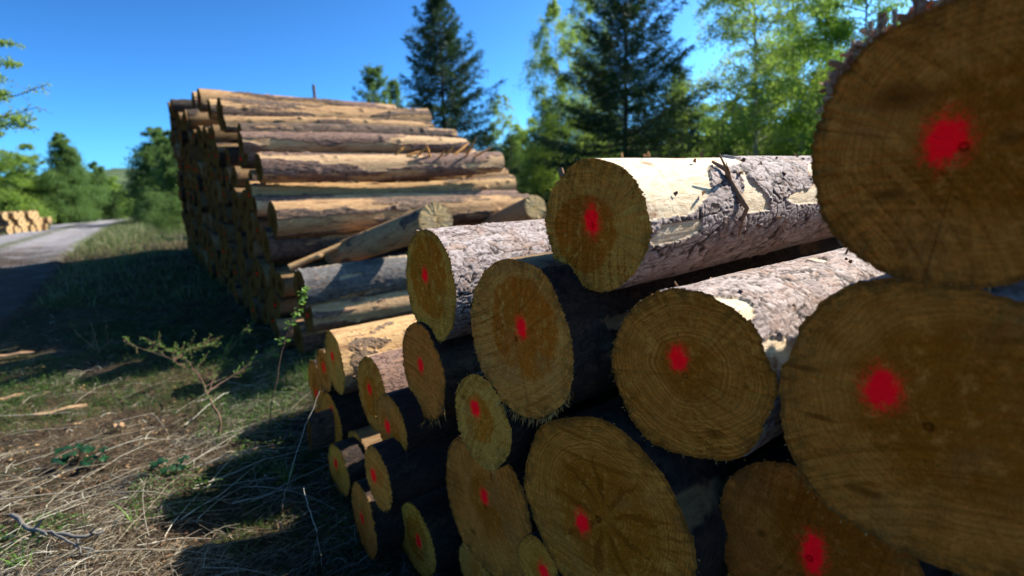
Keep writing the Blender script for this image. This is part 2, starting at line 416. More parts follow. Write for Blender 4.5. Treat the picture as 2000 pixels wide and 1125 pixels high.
def splinters(row, seed, n, l0, l1, lo=0, hi=6.283, mat=None, parent=None, drop=.6):
    r_ = np.random.default_rng(seed); nt = len(row)
    th = r_.uniform(lo, hi, n); idx = (th / 6.2832 * nt).astype(int) % nt
    P = row[idx] + r_.normal(size=(n, 3)) * .002
    out = row[idx] - row.mean(0); out /= np.linalg.norm(out, axis=1)[:, None]
    D = out * r_.uniform(.3, 1.3, (n, 1)) + r_.normal(size=(n, 3)) * .5 + np.array([0, -.5, -drop * 1.0])
    L = r_.uniform(l0, l1, n); W = r_.uniform(.0006, .0016, n)
    V, F, t = cards(P, D, r_.normal(size=(n, 3)), L, W, r_.random(n))
    o_ = ob('splinters', mesh('splinters', V, F, {'tint': t}, False), mat, parent); o_['kind'] = 'stuff'; return o_
M_fib = tint_material('wood_fibre', [(0, (.45, .19, .04)), (1, (.75, .38, .12))], .8)
M_flake = tint_material('bark_flake', [(0, (0.128, 0.064, 0.040)), (0.5, (0.240, 0.128, 0.072)), (1, (0.416, 0.256, 0.128))], .85, bump=(60, .004))
M_rim = tint_material('torn_bark_rim', [(0, (.22, .09, .05)), (.5, (.42, .22, .12)), (1, (.62, .40, .24))], .85, bump=(60, .004))
M_twig = tint_material('dry_twig', [(0, (0.128, 0.072, 0.044)), (1, (0.288, 0.176, 0.104))], .85, bump=(90, .002))

# name: centre, radius, red dot pixel, pith pixel, bark, options, label
def topstrip(y1, soft=.12):
    return lambda P, T, Y: np.where(np.sin(T) > -.1, 1, 0) * (1 - sstep(y1 - soft, y1 + soft, Y + .05 * np.sin(T * 5))) * 1.1 - .32
NEAR = {
 'A': ((0.695, 0.850, 1.536), .215, (1848, 274), (1972, 268), 'hero', dict(tilt=(.02, 0), sb=-.25, heart=.115), 'huge log end with flaking bark rim, topmost at the right edge of the near pile'),
 'B': ((0.687, 0.860, 1.080), .248, (1722, 760), (1860, 800), 'hero', dict(sb=-.3, heart=.15), 'very large dark log end directly below the topmost right log'),
 'C': ((0.220, 1.437, 1.406), .171, (1156, 430), (1140, 455), 'hero', dict(tilt=(.04, 0), sb=.0, strip='C', heart=.105, dz=.0032), 'sunlit log with broad stripe of peeled cream wood, lying on top of the near pile'),
 'D': ((0.395, 1.221, 1.060), .198, (1325, 698), (1345, 720), 'hero', dict(tilt=(.12, 0), sb=-.3, strip='D', heart=.075), 'big round log end with fine rings and faint dark edge below the peeled sunlit log'),
 'E': ((0.006, 1.542, 1.082), .233, (1018, 640), (1020, 640), 'dark', dict(tilt=(-.03, 0), sb=-.02, strip='E', heart=.15), 'large oval log end with brown heart and fringe of splinters along its lower edge'),
 'F': ((-0.322, 2.106, 1.156), .215, (829, 538), (835, 540), 'hero', dict(tilt=(-.09, 0), sb=-.5, heart=.16, dz=.0045), 'tall oval log end with thick scaly bark lit from above, left of the splintered one'),
 'G': ((-0.385, 2.165, 0.790), .200, (821, 714), (825, 722), 'dark', dict(tilt=(-.1, 0), sb=-.42, heart=.05), 'plain pale log end directly beneath the scaly bark log'),
 'H': ((-0.122, 1.700, 0.760), .153, (928, 798), (935, 820), 'dark', dict(sb=-.42, heart=.085), 'small log end with pale yellow ring and red dot, wedged under the large splintered log'),
 'I': ((-0.139, 1.880, 0.346), .271, (946, 970), (955, 985), 'dark', dict(sb=-.42, heart=.12), 'broad leaning log end with dark notch above its dot, under the small yellow ringed log'),
 'J': ((0.207, 1.374, 0.603), .289, (1138, 1020), (1178, 1012), 'dark', dict(tilt=(.04, 0), sb=-.42, heart=.175, star=True), 'large log end with star of dark knots around its centre'),
 'K': ((0.631, 1.089, 0.670), .212, (1588, 1082), (1620, 1060), 'dark', dict(tilt=(.06, 0), sb=-.42, heart=.12), 'dark log end at the bottom right with red paint running down'),
 'L': ((-1.013, 2.959, 0.606), .178, (648, 695), (652, 705), 'cream', dict(tilt=(-.1, 0), sb=.12, heart=.03), 'log with peeling cream bark, highest of three at the left end of the near pile'),
 'M': ((-1.182, 3.248, 0.471), .128, (632, 718), (633, 722), 'dark', dict(tilt=(-.05, 0), sb=-.42, heart=.075), 'small log end with brown heart between the two leftmost slim ends'),
 'N': ((-1.359, 3.545, 0.290), .151, (618, 768), (617, 755), 'dark', dict(tilt=(-.05, 0), sb=-.42, heart=.08), 'leftmost slim log end of the near pile, half hidden at its far left'),
 'O': ((-0.720, 2.597, 0.546), .192, (721, 760), (724, 775), 'pink', dict(tilt=(-.07, 0), sb=-.08, heart=.10), 'log with sunlit reddish scaly bark and amber heart, beside the cream barked one'),
 'P': ((-0.549, 2.228, 0.527), .138, (757, 833), (762, 845), 'dark', dict(sb=-.25, heart=.09), 'small jagged log end with blue grey top beside the amber hearted log'),
 'Q': ((-1.169, 3.231, 0.140), .180, (648, 802), (650, 820), 'dark', dict(sb=-.42, heart=.05), 'pale slim log end just below the leftmost group of three'),
 'R': ((-0.600, 2.130, 0.345), .135, (729, 930), (740, 930), 'dark', dict(tilt=(-.05, 0), sb=-.42, heart=.05), 'narrow pointed pale log end in the shaded lower left of the near pile'),
 'S': ((-1.039, 2.913, -0.022), .150, (656, 905), (658, 915), 'dark', dict(sb=-.2, heart=.05), 'dim log end with orange bark behind the pointed pale one'),
 'T': ((-0.790, 2.490, -0.070), .182, (706, 1013), (712, 1010), 'dark', dict(tilt=(-.1, 0), sb=-.42, heart=.06), 'tall narrow log end at the lower left corner of the near pile beside the grass'),
 'U': ((-0.504, 2.331, -0.082), .176, (818, 1057), (815, 1050), 'dark', dict(tilt=(-.04, 0), sb=-.42, heart=.11), 'log end with yellow rim around brown heart, near the bottom left of the near pile'),
 'V': ((-0.212, 2.050, -0.038), .112, None, (930, 1110), 'dark', dict(sb=-.42, heart=.05), 'small log end with no visible paint, cut off by the bottom edge left of centre'),
 'W': ((0.041, 1.578, 0.310), .098, (1062, 1118), (1055, 1110), 'dark', dict(sb=-.42, heart=.05), 'small pale log end at the bottom, tucked left of the star knotted log'),
 'X': (tuple(at(630, 832, 3.36)), .125, (632, 838), (631, 836), 'dark', dict(sb=-.4, heart=.05), 'dim narrow log end squeezed behind the pale slim one of the near pile'),
 'Z': (tuple(at(777, 1082, 2.62)), .12, (784, 1092), (777, 1082), 'dark', dict(sb=-.4, heart=.06), 'recessed very dark log end with dull red mark, low in the near pile'),
 'AA': (tuple(at(698, 885, 3.0)), .135, None, (698, 885), 'dark', dict(sb=.1, heart=.05), 'recessed log with orange bark patch showing behind the pointed pale end'),
 'AB': (tuple(at(845, 905, 2.62)), .16, None, (845, 905), 'dark', dict(sb=-.3, heart=.06), 'recessed dark log in the black gap left of the leaning end'),
 'Y': ((0.560, 1.470, 0.470), .115, None, (1345, 1050), 'dark', dict(sb=.1, heart=.06), 'recessed rough brown log end in the gap right of the star knotted log'),
}
BM = dict(dark=B_dark, hero=B_hero, cream=B_cream, brown=B_brown, grey=B_grey, pink=B_pink)
KNOTS = {'A': [(1758, 192, .022, .45), (1972, 268, .012, .8), (1735, 380, .008, .25)], 'I': [(958, 930, .016, 2.2), (925, 1040, .012, .6)], 'D': [(1390, 850, .012, .5), (1450, 760, .007, 1)], 'B': [(1570, 718, .006, .2), (1600, 815, .006, .2), (1690, 960, .009, .3)], 'K': [(1490, 1040, .010, 1)], 'H': [(905, 775, .010, .6)]}
BACK = face_material('weathered_cut', (0, 0), .09, .17, None, seed=4.4)
for i, (key, (P, R, dot, pith, bt, o, label)) in enumerate(NEAR.items()):
    P = np.array(P); seed = 11 + i * 7
    hero = key in 'ACDEFLO'
    strip = None
    if o.get('strip') == 'C':
        def strip(Pn, T, Y):
            s = np.sin(T); c = np.cos(T)
            q = (1 - sstep(.20, .34, Y + .05 * np.sin(T * 4 + 1))) * sstep(-.05, .35, s) + .7 * (1 - sstep(.45, .75, Y)) * sstep(.75, .97, s)
            q2 = np.exp(-((Y - .52) / .09) ** 2 - ((T - .05) / .35) ** 2) + np.exp(-((Y - .15) / .12) ** 2 - ((T - 6.2) / .2) ** 2)
            q3 = np.exp(-((Y - 1.05) / .09) ** 2 - ((T - .5) / .4) ** 2) + np.exp(-((Y - .9) / .2) ** 2 - ((T - .15) / .15) ** 2)
            return q * 1.3 + .75 * q2 + .7 * q3 - .30
    if o.get('strip') == 'D':
        def strip(Pn, T, Y):
            return 1.0 * np.exp(-((Y - .62) / .10) ** 2 - ((T - 1.45) / .3) ** 2) + .9 * np.exp(-(Y / .05) ** 2 - ((T - 1.05) / .16) ** 2) - .1
    if o.get('strip') == 'E':
        def strip(Pn, T, Y): return 1.0 * (1 - sstep(.1, .3, Y)) * sstep(.75, .98, np.sin(T)) - .3
    L = {'C': 3.2, 'A': 3.4}.get(key, 3.1 + .4 * math.sin(i * 2.3))
    bm_, f1, f2, row = log_parts(R, L, seed, nt=360 if hero else 180, dz0=o.get('dz', .004) if hero else .009, vis=1.3 if hero else .5,
        nzmax=330 if hero else 100, bark=.0075 if bt == 'hero' else .006, cell=.05 if bt == 'hero' else .028, strip_bias=o['sb'], stripfn=strip,
        tilt=o.get('tilt', (0, 0)), amp={'C': .03, 'A': .03, 'F': .03}.get(key, .045), face_rings=40, knots=0 if key in 'CFA' else 2, smoothb=bt == 'grey')
    root = ob('log', None); place(root, P, AX)
    tag(root, label, 'log', 'logs of the near pile')
    ob('bark', bm_, BM[bt], root)
    pc = to_face(*pith, P) if pith else (0, 0)
    pc = (max(-R * .55, min(R * .55, pc[0])), max(-R * .55, min(R * .55, pc[1])))
    vr = (.82 + .3 * ((i * 37) % 10) / 10) * {'A': .88, 'B': .70, 'K': .66, 'J': .90, 'I': .88, 'D': 1.0}.get(key, 1)
    hv = .022 * math.sin(i * 2.9) - .02
    sb_ = 1.45 if key in 'CEFHUL' else 1.15
    fm = face_material('sawn_wood_' + key, pc, o['heart'], R, to_face(*dot, P) if dot else None, dotr=.026 if key not in 'AB' else .031,
        sap=(min(1.0, 1.0 * vr * sb_), (.275 + hv) * min(1.35, vr * sb_), .036 * vr * sb_), core=(.80 * vr, (.178 + hv * .5) * vr, .012 * vr) if o['heart'] > .07 else (.92 * vr, (.235 + hv) * vr, .02 * vr),
        ang=.3 + .5 * i, star=o.get('star', False), seed=i * 1.37, ringc=.7 if key in 'DJ' else .4, dv={'K': .5, 'C': .6, 'J': .7}.get(key, .8), ring_bark=0 if key in 'CEH' else .4, hs=.93 if key in 'CEFHUOM' else .78, knots=[(*to_face(q_[0], q_[1], P), q_[2], q_[3]) for q_ in KNOTS.get(key, [])])
    ob('cut_face', f1, fm, root); ob('cut_face', f2, BACK, root)
    splinters(row, seed, 60, .002, .010, mat=M_fib, parent=root)
    if key == 'E': splinters(row, seed + 1, 130, .012, .035, 4.1, 5.9, M_fib, root)
    if key in 'GIJ': splinters(row, seed + 1, 26, .02, .06, 4.4, 5.9, M_fib, root)
    if key == 'A':   # curled bark flakes lifting from the upper left rim
        a = Acc(); r_ = np.random.default_rng(5)
        for q in range(130):
            t_ = r_.uniform(1.6, 2.75); j = int(t_ / 6.2832 * len(row)); p = row[j] + np.array([0, r_.uniform(-.004, .06), 0])
            out = np.array([math.cos(t_), 0, math.sin(t_)]); tan = np.array([-out[2], 0, out[0]])
            l = r_.uniform(.005, .018); w = r_.uniform(.004, .010); u = np.linspace(-1, 1, 4)
            D = out * r_.uniform(.2, .9) + tan * r_.uniform(-1, 1) + np.array([0, r_.uniform(-.6, .4), 0]); D /= np.linalg.norm(D)
            Sx = np.cross(D, out + r_.normal(size=3) * .3); Sx /= np.linalg.norm(Sx)
            up = np.cross(Sx, D)
            top = np.array([[p + D * l * (m_ + .8) + Sx * w * n_ * (1 - .2 * abs(m_)) + up * .004 * (n_ * n_) + r_.normal(size=3) * .001 for n_ in u] for m_ in u])
            bot = top - up * .0015
            a.add(top.reshape(-1, 3), grid_faces(4, 4), r_.random()); a.add(bot.reshape(-1, 3), grid_faces(4, 4)[:, ::-1], r_.random())
        ob('loose_bark', a.mesh('loose_bark', False), M_rim, root)['kind'] = 'stuff'
    if key in 'CD':   # bark scraps standing off the surface
        a = Acc(); r_ = np.random.default_rng(15 + i)
        for q in range(26):
            t_ = r_.uniform(-.3, 1.9); y_ = r_.uniform(.05, 1.2); out = np.array([math.cos(t_), 0, math.sin(t_)])
            p = out * (R + .006) + np.array([0, y_, 0])
            D = np.array([r_.normal() * .4, 1, r_.normal() * .4]) * r_.choice([-1, 1]) + out * .35; D /= np.linalg.norm(D); Sx = np.cross(D, out)
            l = r_.uniform(.006, .022); w = r_.uniform(.003, .009)
            V = np.array([p - Sx * w, p + Sx * w, p + D * l + Sx * w * .6 + out * .003, p + D * l - Sx * w * .7 + out * .006])
            V = np.concatenate([V, V - out * .0025])
            a.add(V, np.array([[0, 1, 2, 3], [7, 6, 5, 4], [0, 4, 5, 1], [1, 5, 6, 2], [2, 6, 7, 3], [3, 7, 4, 0]]), r_.random())
        ob('loose_bark', a.mesh('loose_bark', False), M_flake, root)['kind'] = 'stuff'
    if key == 'C':    # broken twig hanging on the flank and a chip on the rim
        pts = [(R * 1.0 * math.cos(t_) * 1.07, .40 + .006 * q, R * math.sin(t_) * 1.07) for q, t_ in enumerate(np.linspace(1.0, -.35, 7))]
        pts = [np.array(p) + np.array([.012 * math.sin(q * 2), 0, 0]) for q, p in enumerate(pts)]
        V, F = tube(pts, [.004, .008, .009, .008, .007, .005, .003], 8); a = Acc(); a.add(V, F, .8)
        V, F = tube([pts[2], pts[2] + np.array([.02, -.05, .03]), pts[2] + np.array([.018, -.09, .075])], [.005, .004, .002], 6); a.add(V, F, .3)
        V, F = tube([pts[1] + np.array([0, 0, -.02]), pts[1] + np.array([.03, -.04, -.01]), pts[1] + np.array([.03, -.06, .02])], [.004, .003, .001], 6); a.add(V, F, .3)
        ob('broken_twig', a.mesh('broken_twig'), M_twig, root)
        j = int(2.25 / 6.2832 * len(row)); p = row[j]
        V = np.array([p + np.array(q) for q in [(-.006, -.004, -.003), (.008, 0, -.003), (.0, 0, .02), (-.012, -.003, .018), (-.006, .004, -.003), (.008, .006, -.003), (.0, .005, .02), (-.012, .003, .018)]])
        ob('bark_chip', mesh('bark_chip', V, np.array([[0, 1, 2, 3], [7, 6, 5, 4], [0, 4, 5, 1], [1, 5, 6, 2], [2, 6, 7, 3], [3, 7, 4, 0]]), {'tint': np.full(8, .4)}, False), M_flake, root)

# logs that carry the visible ones, lower in the same pile
bm_, f1, f2, _ = log_parts(.15, 3.2, 301, nt=40, dz0=.06, vis=3.2, bark=.006, face_rings=6)
src = ob('log', None); ob('bark', bm_, B_dark, src); ob('cut_face', f1, BACK, src); ob('cut_face', f2, BACK, src)
def copy_tree(o, parent=None):
    c = o.copy(); COL.objects.link(c)
    if parent is not None: c.parent = parent
    for ch in list(o.children): copy_tree(ch, c)
    return c
C0 = np.array([.220, 1.437, 0]) 
low = [(.95, .02, .62), (1.2, .02, .9), (1.25, .02, .35), (.9, .02, .2), (.55, .1, .12), (.2, .12, .08), (.95, .05, -.1), (.5, .05, -.14), (.15, .1, -.16), (-.3, .1, -.12), (1.2, .05, 1.35), (1.25, .05, -.1)]
for q, (s, of, z) in enumerate(low):
    o_ = src if q == 0 else copy_tree(src)
    P = C0 + E1 * s + AX * (of + .12); P[2] = z
    place(o_, P, AX, q * 1.1)
    tag(o_, 'dark supporting log low in the near pile, almost lost in shadow', 'log', 'supporting logs low in the near pile')

# ------------------------------------------------------------------ terrain
RD0 = np.array([-9.6, 9.6]); RDd = np.array([-.55, .835]); RDd /= np.linalg.norm(RDd); RDn = np.array([-RDd[1], RDd[0]])
def road_center(t):
    t = np.asarray(t, float)
    cv = np.where(t > 14, (t - 14) ** 2 * .004, 0.0) + np.where(t < -1, (t + 1) ** 2 * -.014, 0.0)
    return RD0[None] + RDd[None] * t[:, None] - RDn[None] * cv[:, None]
def road_dist(x, y):
    d = np.stack([x, y], -1) - RD0
    t = d @ RDd; cv = np.where(t > 14, (t - 14) ** 2 * .004, 0.0) + np.where(t < -1, (t + 1) ** 2 * -.014, 0.0)
    return np.abs(d @ RDn + cv)
def g0(x, y):
    d = y * .9 - x * .25
    z = .8 * sstep(3.5, 13.5, d) + .15 * sstep(14, 40, d)
    # ditch in front of the near pile
    q = np.stack([x - .22, y - 1.437], -1); s = q @ E1[:2]; a_ = q @ AX[:2]
    dip = sstep(-2.9, -1.3, s) * sstep(-1.4, -.2, a_) * (1 - sstep(4.0, 5.5, a_))
    return z - .36 * dip
def gh(x, y):
    x = np.asarray(x, float); y = np.asarray(y, float)
    P = np.stack([x, y, x * 0], -1)
    rd = sstep(1.6, 2.6, road_dist(x, y))
    return g0(x, y) + rd * (.07 * fbm(P * .8, 3, 3) + .03 * fbm(P * 4, 5, 3) + .012 * fbm(P * 17, 8, 2)) - .03 * (1 - rd)
def axis_pts(lo, hi, fine_lo, fine_hi, step, g):
    p = list(np.arange(fine_lo, fine_hi, step)); d = step
    while p[-1] < hi: d *= g; p.append(p[-1] + d)
    d = step
    while p[0] > lo: d *= g; p.insert(0, p[0] - d)
    return np.array(p)
xs = axis_pts(-500, 500, -5.5, .8, .03, 1.07); ysv = axis_pts(-60, 900, 1.2, 8.0, .03, 1.06)
X, Yg = np.meshgrid(xs, ysv, indexing='xy')
Zg = gh(X.ravel(), Yg.ravel())
k = N('forest_floor')
v = k.coord('Object')
c = k.ramp(k.noise(v, 3.0, 6, .7), [(.3, (.045, .030, .018)), (.48, (.11, .075, .045)), (.62, (.20, .145, .085)), (.8, (.10, .085, .04))])
c = k.mix(k.mapr(k.noise(v, 1.1, 5, .65), .48, .62, 0, .75), c, (.05, .075, .02))
c = k.mix(k.mapr(k.noise(k.coord('Object', scale=(1, 6, 1), rot=(0, 0, .6)), 28, 4, .7), .55, .7, 0, .7), c, (.34, .27, .17))
c = k.mix(1.0, c, (.56, .55, .53), 'MULTIPLY'); M_floor = k.bsdf(c, .95, k.bump(k.noise(v, 40, 6, .75), 1.0, .03), .1)
ground = ob('ground', mesh('ground', np.stack([X.ravel(), Yg.ravel(), Zg], 1), grid_faces(len(ysv), len(xs))[:, ::-1]), M_floor); ground['kind'] = 'structure'

k = N('gravel_road')
v = k.coord('Object')
st = k.vor(v, 20, out=1)
c = k.mix(.5, (.20, .195, .20), st, 'MULTIPLY')
c = k.mix(.35, c, (.27, .26, .27))
c = k.mix(k.mapr(k.noise(v, 2.2, 6, .75), .45, .6, 0, .8), c, (.13, .11, .095)); c = k.mix(k.mapr(k.noise(v, 3.1, 5, .8), .55, .66, 0, .8), c, (.40, .39, .38))
tr_ = k.attr('tint')
gm = k.math('MULTIPLY', k.math('MAXIMUM', k.mapr(k.math('ABSOLUTE', tr_), .0, .26, 1, 0), k.mapr(k.math('ABSOLUTE', tr_), .8, 1.0)), k.mapr(k.noise(v, 2.5, 5, .7), .36, .56))
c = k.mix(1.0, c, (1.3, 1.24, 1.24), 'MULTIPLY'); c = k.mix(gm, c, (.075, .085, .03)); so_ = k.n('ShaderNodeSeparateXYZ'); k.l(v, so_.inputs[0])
c = k.mix(k.math('MULTIPLY', k.mapr(k.math('ADD', so_.outputs[1], k.math('MULTIPLY', k.noise(v, .7, 5, .7), 6.0)), 13.0, 15.5, 1, 0), k.mapr(k.noise(v, 2.2, 5, .7), .3, .5, .55, .95)), c, (.045, .032, .022))  # near stretch of track darkened in colour to deepen the far pile's shadow
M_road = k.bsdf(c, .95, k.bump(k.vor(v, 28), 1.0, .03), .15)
ts = np.concatenate([np.arange(-16, 30, .2), np.arange(30, 160, 1.0)])
cen = road_center(ts); tn = np.gradient(cen, axis=0); tn /= np.linalg.norm(tn, axis=1)[:, None]; nn = np.stack([-tn[:, 1], tn[:, 0]], 1)
us = np.linspace(-1, 1, 33)
wv = 1.5 + .12 * vnoise(np.stack([ts * .7, ts * 0, ts * 0], 1), 4)
RP = cen[:, None] + nn[:, None] * (us[None, :, None] * wv[:, None, None])
RPf = RP.reshape(-1, 2)
uu = np.tile(us, len(ts))
rz = g0(RPf[:, 0], RPf[:, 1]) + .0 + .035 * np.exp(-(uu / .25) ** 2) - .035 * np.exp(-((np.abs(uu) - .5) / .18) ** 2) * .5 + .012 * fbm(np.stack([RPf[:, 0] * 5, RPf[:, 1] * 5, uu * 0], 1), 9, 3) - .045 * (np.abs(uu) > .99) + .01
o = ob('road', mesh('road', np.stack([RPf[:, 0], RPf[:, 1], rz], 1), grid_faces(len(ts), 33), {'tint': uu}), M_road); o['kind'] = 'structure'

# wooded hill far beyond the end of the track
hx, hy = np.meshgrid(np.linspace(-1, 1, 120), np.linspace(-1, 1, 120), indexing='xy')
hr = np.sqrt(hx ** 2 + hy ** 2).ravel()
hP = np.stack([hx.ravel() * 190 - 200, hy.ravel() * 90 + 290, hx.ravel() * 0], 1)
hz = np.clip(1 - hr, 0, 1) ** .6 * 24 - 1 + 1.6 * fbm(hP * .12, 3, 4) * (hr < .97)
k = N('wooded_hill'); v = k.coord('Object')
c = k.ramp(k.noise(v, .25, 5, .7), [(.35, (.035, .055, .03)), (.5, (.07, .10, .045)), (.65, (.10, .115, .06))])
hp = hP.copy(); hp[:, 2] = hz
o = ob('hill', mesh('hill', hp, grid_faces(120, 120)[:, ::-1]), k.bsdf(c, .95, None, .1)); o['kind'] = 'structure'

# ------------------------------------------------------------------ far pile
FP0 = np.array([-2.18, 5.18]); FD = np.array([-.597, .802]); FA = np.array([.802, .597, 0])
def fpos(s, z, prot=0.0): return np.array([*(FP0 + FD * s), z]) + FA * prot
def far_face(px, py, r):   # where the direction meets the pile's face
    n = FA; d = f0 + RT * ((px - 1000) / FPX) - UP * ((py - 562.5) / FPX)
    P0 = np.array([*FP0, 0]); t = ((P0 - CAM) @ n) / (d @ n); Q = CAM + d * t
    return Q
FACES = [face_material('far_cut_%d' % q, (0.01 * q, -.01), .06 + .01 * q, .15, (.01, .0) if q == 0 else None, dotr=.02, sap=(.20, .085, .02), core=(.12, .042, .01), seed=q * 2.2, ang=q) for q in range(4)]
FARL = [  # px, py of the face centre, radius, length, material, strip, dy, label
 (396, 197, .15, 3.3, 'brown', .1, .1, 'dark weathered log forming the topmost course of the tall far pile'),
 (430, 223, .185, 3.55, 'brown', .16, -.3, 'thick brown log with blunt right end near the top of the far pile'),
 (372, 200, .15, 4.2, 'pink', .05, .1, 'thin log jutting out at the upper left corner of the far pile'),
 (412, 213, .12, 3.9, 'cream', .25, .1, 'pale peeling log just behind the thick brown one on top of the far pile'),
 (465, 264, .115, 3.75, 'brown', 0, .1, 'brown log under the thick brown top log, set slightly back'),
 (478, 280, .11, 4.0, 'pink', .1, -.1, 'knotty log with bright right end, third course of the far pile'),
 (478, 301, .12, 3.9, 'pink', -.2, .15, 'reddish scaly log above the splintered one in the far pile'),
 (497, 328, .145, 3.75, 'pink', .02, -.1, 'pinkish scaly log carrying splinters at its right half'),
 (490, 379, .160, 3.7, 'cream', .25, -.05, 'yellow peeled log at mid height of the far pile'),
 (528, 430, .175, 3.35, 'brown', .05, -.15, 'large log with dark glossy bark under the yellow peeled one'),
 (527, 478, .16, 3.2, 'brown', .1, -.02, 'shaded log lying just below the large glossy one'),
 (586, 566, .175, 3.0, 'grey', -.1, -.1, 'smooth blue grey log in shade behind the near pile'),
 (592, 618, .145, 3.0, 'pink', .02, .1, 'half lit log below the smooth blue grey one'),
 (442, 243, .085, 3, 'brown', .0, .1, 'thin dark log squeezed under the thick brown top log of the far pile'),
 (486, 352, .095, 3, 'brown', .1, .1, 'thin tan log between the pinkish scaly log and the yellow peeled one'),
 (506, 404, .095, 3, 'pink', .05, .1, 'thin reddish log between the yellow peeled log and the large glossy one'),
 (470, 313, .08, 3, 'cream', .1, .1, 'thin pale log just above the pinkish scaly log of the far pile'),
 (574, 662, .155, 3.0, 'brown', 0, .0, 'lowest dark log of the far pile, resting on the grass'),
]
circ = []
for i, (px, py, r, L, bt, sb, prot, label) in enumerate(FARL):
    Q = far_face(px, py, r); pass
    xr = [670, 832, 765, 700, 884, 912, 925, 970, 1000, 1028, 980, None, None, 845, 985, 1012, 940, None][i]
    if xr:   # right end reaches the direction xr
        dr_ = f0 + RT * ((xr - 1000) / FPX) - UP * ((py - 562.5) / FPX); kx = dr_[0] / dr_[1]
        L = (kx * Q[1] - Q[0]) / (FA[0] - kx * FA[1])
    s = (Q[:2] - FP0) @ FD; circ.append((s, Q[2], r))
    P = Q + FA * prot * .0 + FA * (.02 * ((i * 7) % 5) - .04)
    bm_, f1, f2, row = log_parts(r, L, 400 + i * 5, nt=110, dz0=.02, vis=4.5, nzmax=400, bark=.012, cell=.04, strip_bias=sb - .06, amp=.03, taper=.12, bend=.03, face_rings=10, smoothb=False, knots=16, streaky=True)
    root = ob('log', None); place(root, P, FA + np.array([0, 0, .012 * ((i * 5) % 3 - 1)]), i * 1.3)
    tag(root, label, 'log', 'long logs seen lengthwise on the far pile')
    ob('bark', bm_, BM[bt], root); ob('cut_face', f1, FACES[i % 4], root); ob('cut_face', f2, FACES[(i + 1) % 4], root)
    if i == 7:
        a = Acc(); r_ = np.random.default_rng(3)
        for q in range(9):
            p = np.array([r_.uniform(-.03, .08), 1.5 + q * .13, r + .0]); D = np.array([.1 * r_.normal(), r_.uniform(-.4, 1), r_.uniform(.1, .8)]); D /= np.linalg.norm(D)
            l = r_.uniform(.1, .32); V, F = tube([p - D * .03, p + D * l * .5, p + D * l], [.012, .016, .002], 5); a.add(V, F, r_.random())
        rt = Matrix.Rotation(-i * 1.3, 4, 'Y'); me = a.mesh('splinters', False); me.transform(rt); ob('splinters', me, M_fib, root)['kind'] = 'stuff'

# packed ends that make up the body of the pile
protos = []
for q in range(6):
    bm_, f1, f2, _ = log_parts(.14, 3.4, 600 + q * 3, nt=28, dz0=.05, vis=.3, nzmax=26, bark=.012, cell=.06, strip_bias=.05, amp=.06, taper=.1, face_rings=5, tilt=(.08 * (q % 3 - 1), .08 * (q % 2)))
    bm_.materials.append([B_dark, B_dark, B_brown][q % 3]); f1.materials.append(FACES[q % 4]); f2.materials.append(FACES[(q + 1) % 4])
    protos.append((bm_, f1, f2))
prof_s = [-.2, 0, .35, .6, 1.5, 2.2, 3.5, 5.3, 6.6, 7.3]; prof_h = [.3, .75, .95, 1.32, 1.95, 2.45, 2.85, 3.2, 3.6, 3.3]
r_ = np.random.default_rng(21)
cnt = 0
zrow = 0.0; row_i = 0
while zrow < 4.0:
    s = .05 + (row_i % 2) * .16
    while s < 6.75 - .1 * zrow:
        r = r_.uniform(.115, .165); s += r
        x, y = FP0 + FD * s
        gz = float(g0(np.array([x]), np.array([y]))[0])
        z = gz + zrow + .14 + r_.uniform(-.02, .02)
        H = np.interp(s, prof_s, prof_h)
        ok = z + r < H + .02
        for (cs, cz, cr) in circ:
            if math.hypot(cs - s, cz - z) < cr + r * .75: ok = False
        if ok and cnt < 290:
            cnt += 1
            root = ob('log', None); sc = r / .14
            place(root, fpos(s, z, r_.normal() * .035 - .0), FA + np.array([r_.normal() * .012, r_.normal() * .012, r_.normal() * .01]), r_.uniform(0, 6.28))
            root.scale = (sc, 1, sc)
            tag(root, 'brown log end packed among many in the shaded left face of the tall pile', 'log', 'packed log ends of the far pile')
            p = protos[int(r_.integers(6))]
            ob('bark', p[0], None, root); ob('cut_face', p[1], None, root); ob('cut_face', p[2], None, root)
        s += r * .93
    zrow += .245; row_i += 1
print('packed logs', cnt)

def loose_log(Pf, Pe, r, label, bt, seed, tilt=(0, 0), taper=.15, L=None):
    Pf = np.array(Pf); Pe = np.array(Pe); d = Pe - Pf; L = np.linalg.norm(d) if L is None else L
    bm_, f1, f2, row = log_parts(r, L, seed, nt=120, dz0=.02, vis=3, bark=.003, strip_bias=.35, amp=.03, taper=taper, bend=0, face_rings=16, tilt=tilt, knots=4)
    root = ob('log', None); place(root, Pf, d); tag(root, label, 'log', 'loose logs leaning on the far pile')
    ob('bark', bm_, BM[bt], root)
    ob('cut_face', f1, face_material('loose_cut_%d' % seed, (0, 0), r * .3, r, None, sap=(.62, .43, .20), core=(.52, .34, .14), seed=seed * .3, ringc=.2, cracks=0), root); ob('cut_face', f2, BACK, root)
loose_log(at(852, 428, 4.75), at(655, 500, 5.75), .145, 'short leaning log with pale sunlit end and olive bark in front of the far pile', 'brown', 801, (-.4, .0))
loose_log(at(1046, 404, 6.1), at(915, 462, 7.2), .135, 'slim leaning log with orange sunlit end at the right of the far pile', 'brown', 802, (-.15, .0), .1, 2.0)
loose_log(at(565, 523, 5.25), at(690, 468, 5.6), .035, 'thin pole propped slantwise below the large glossy log of the far pile', 'cream', 803, (0, 0), .3)
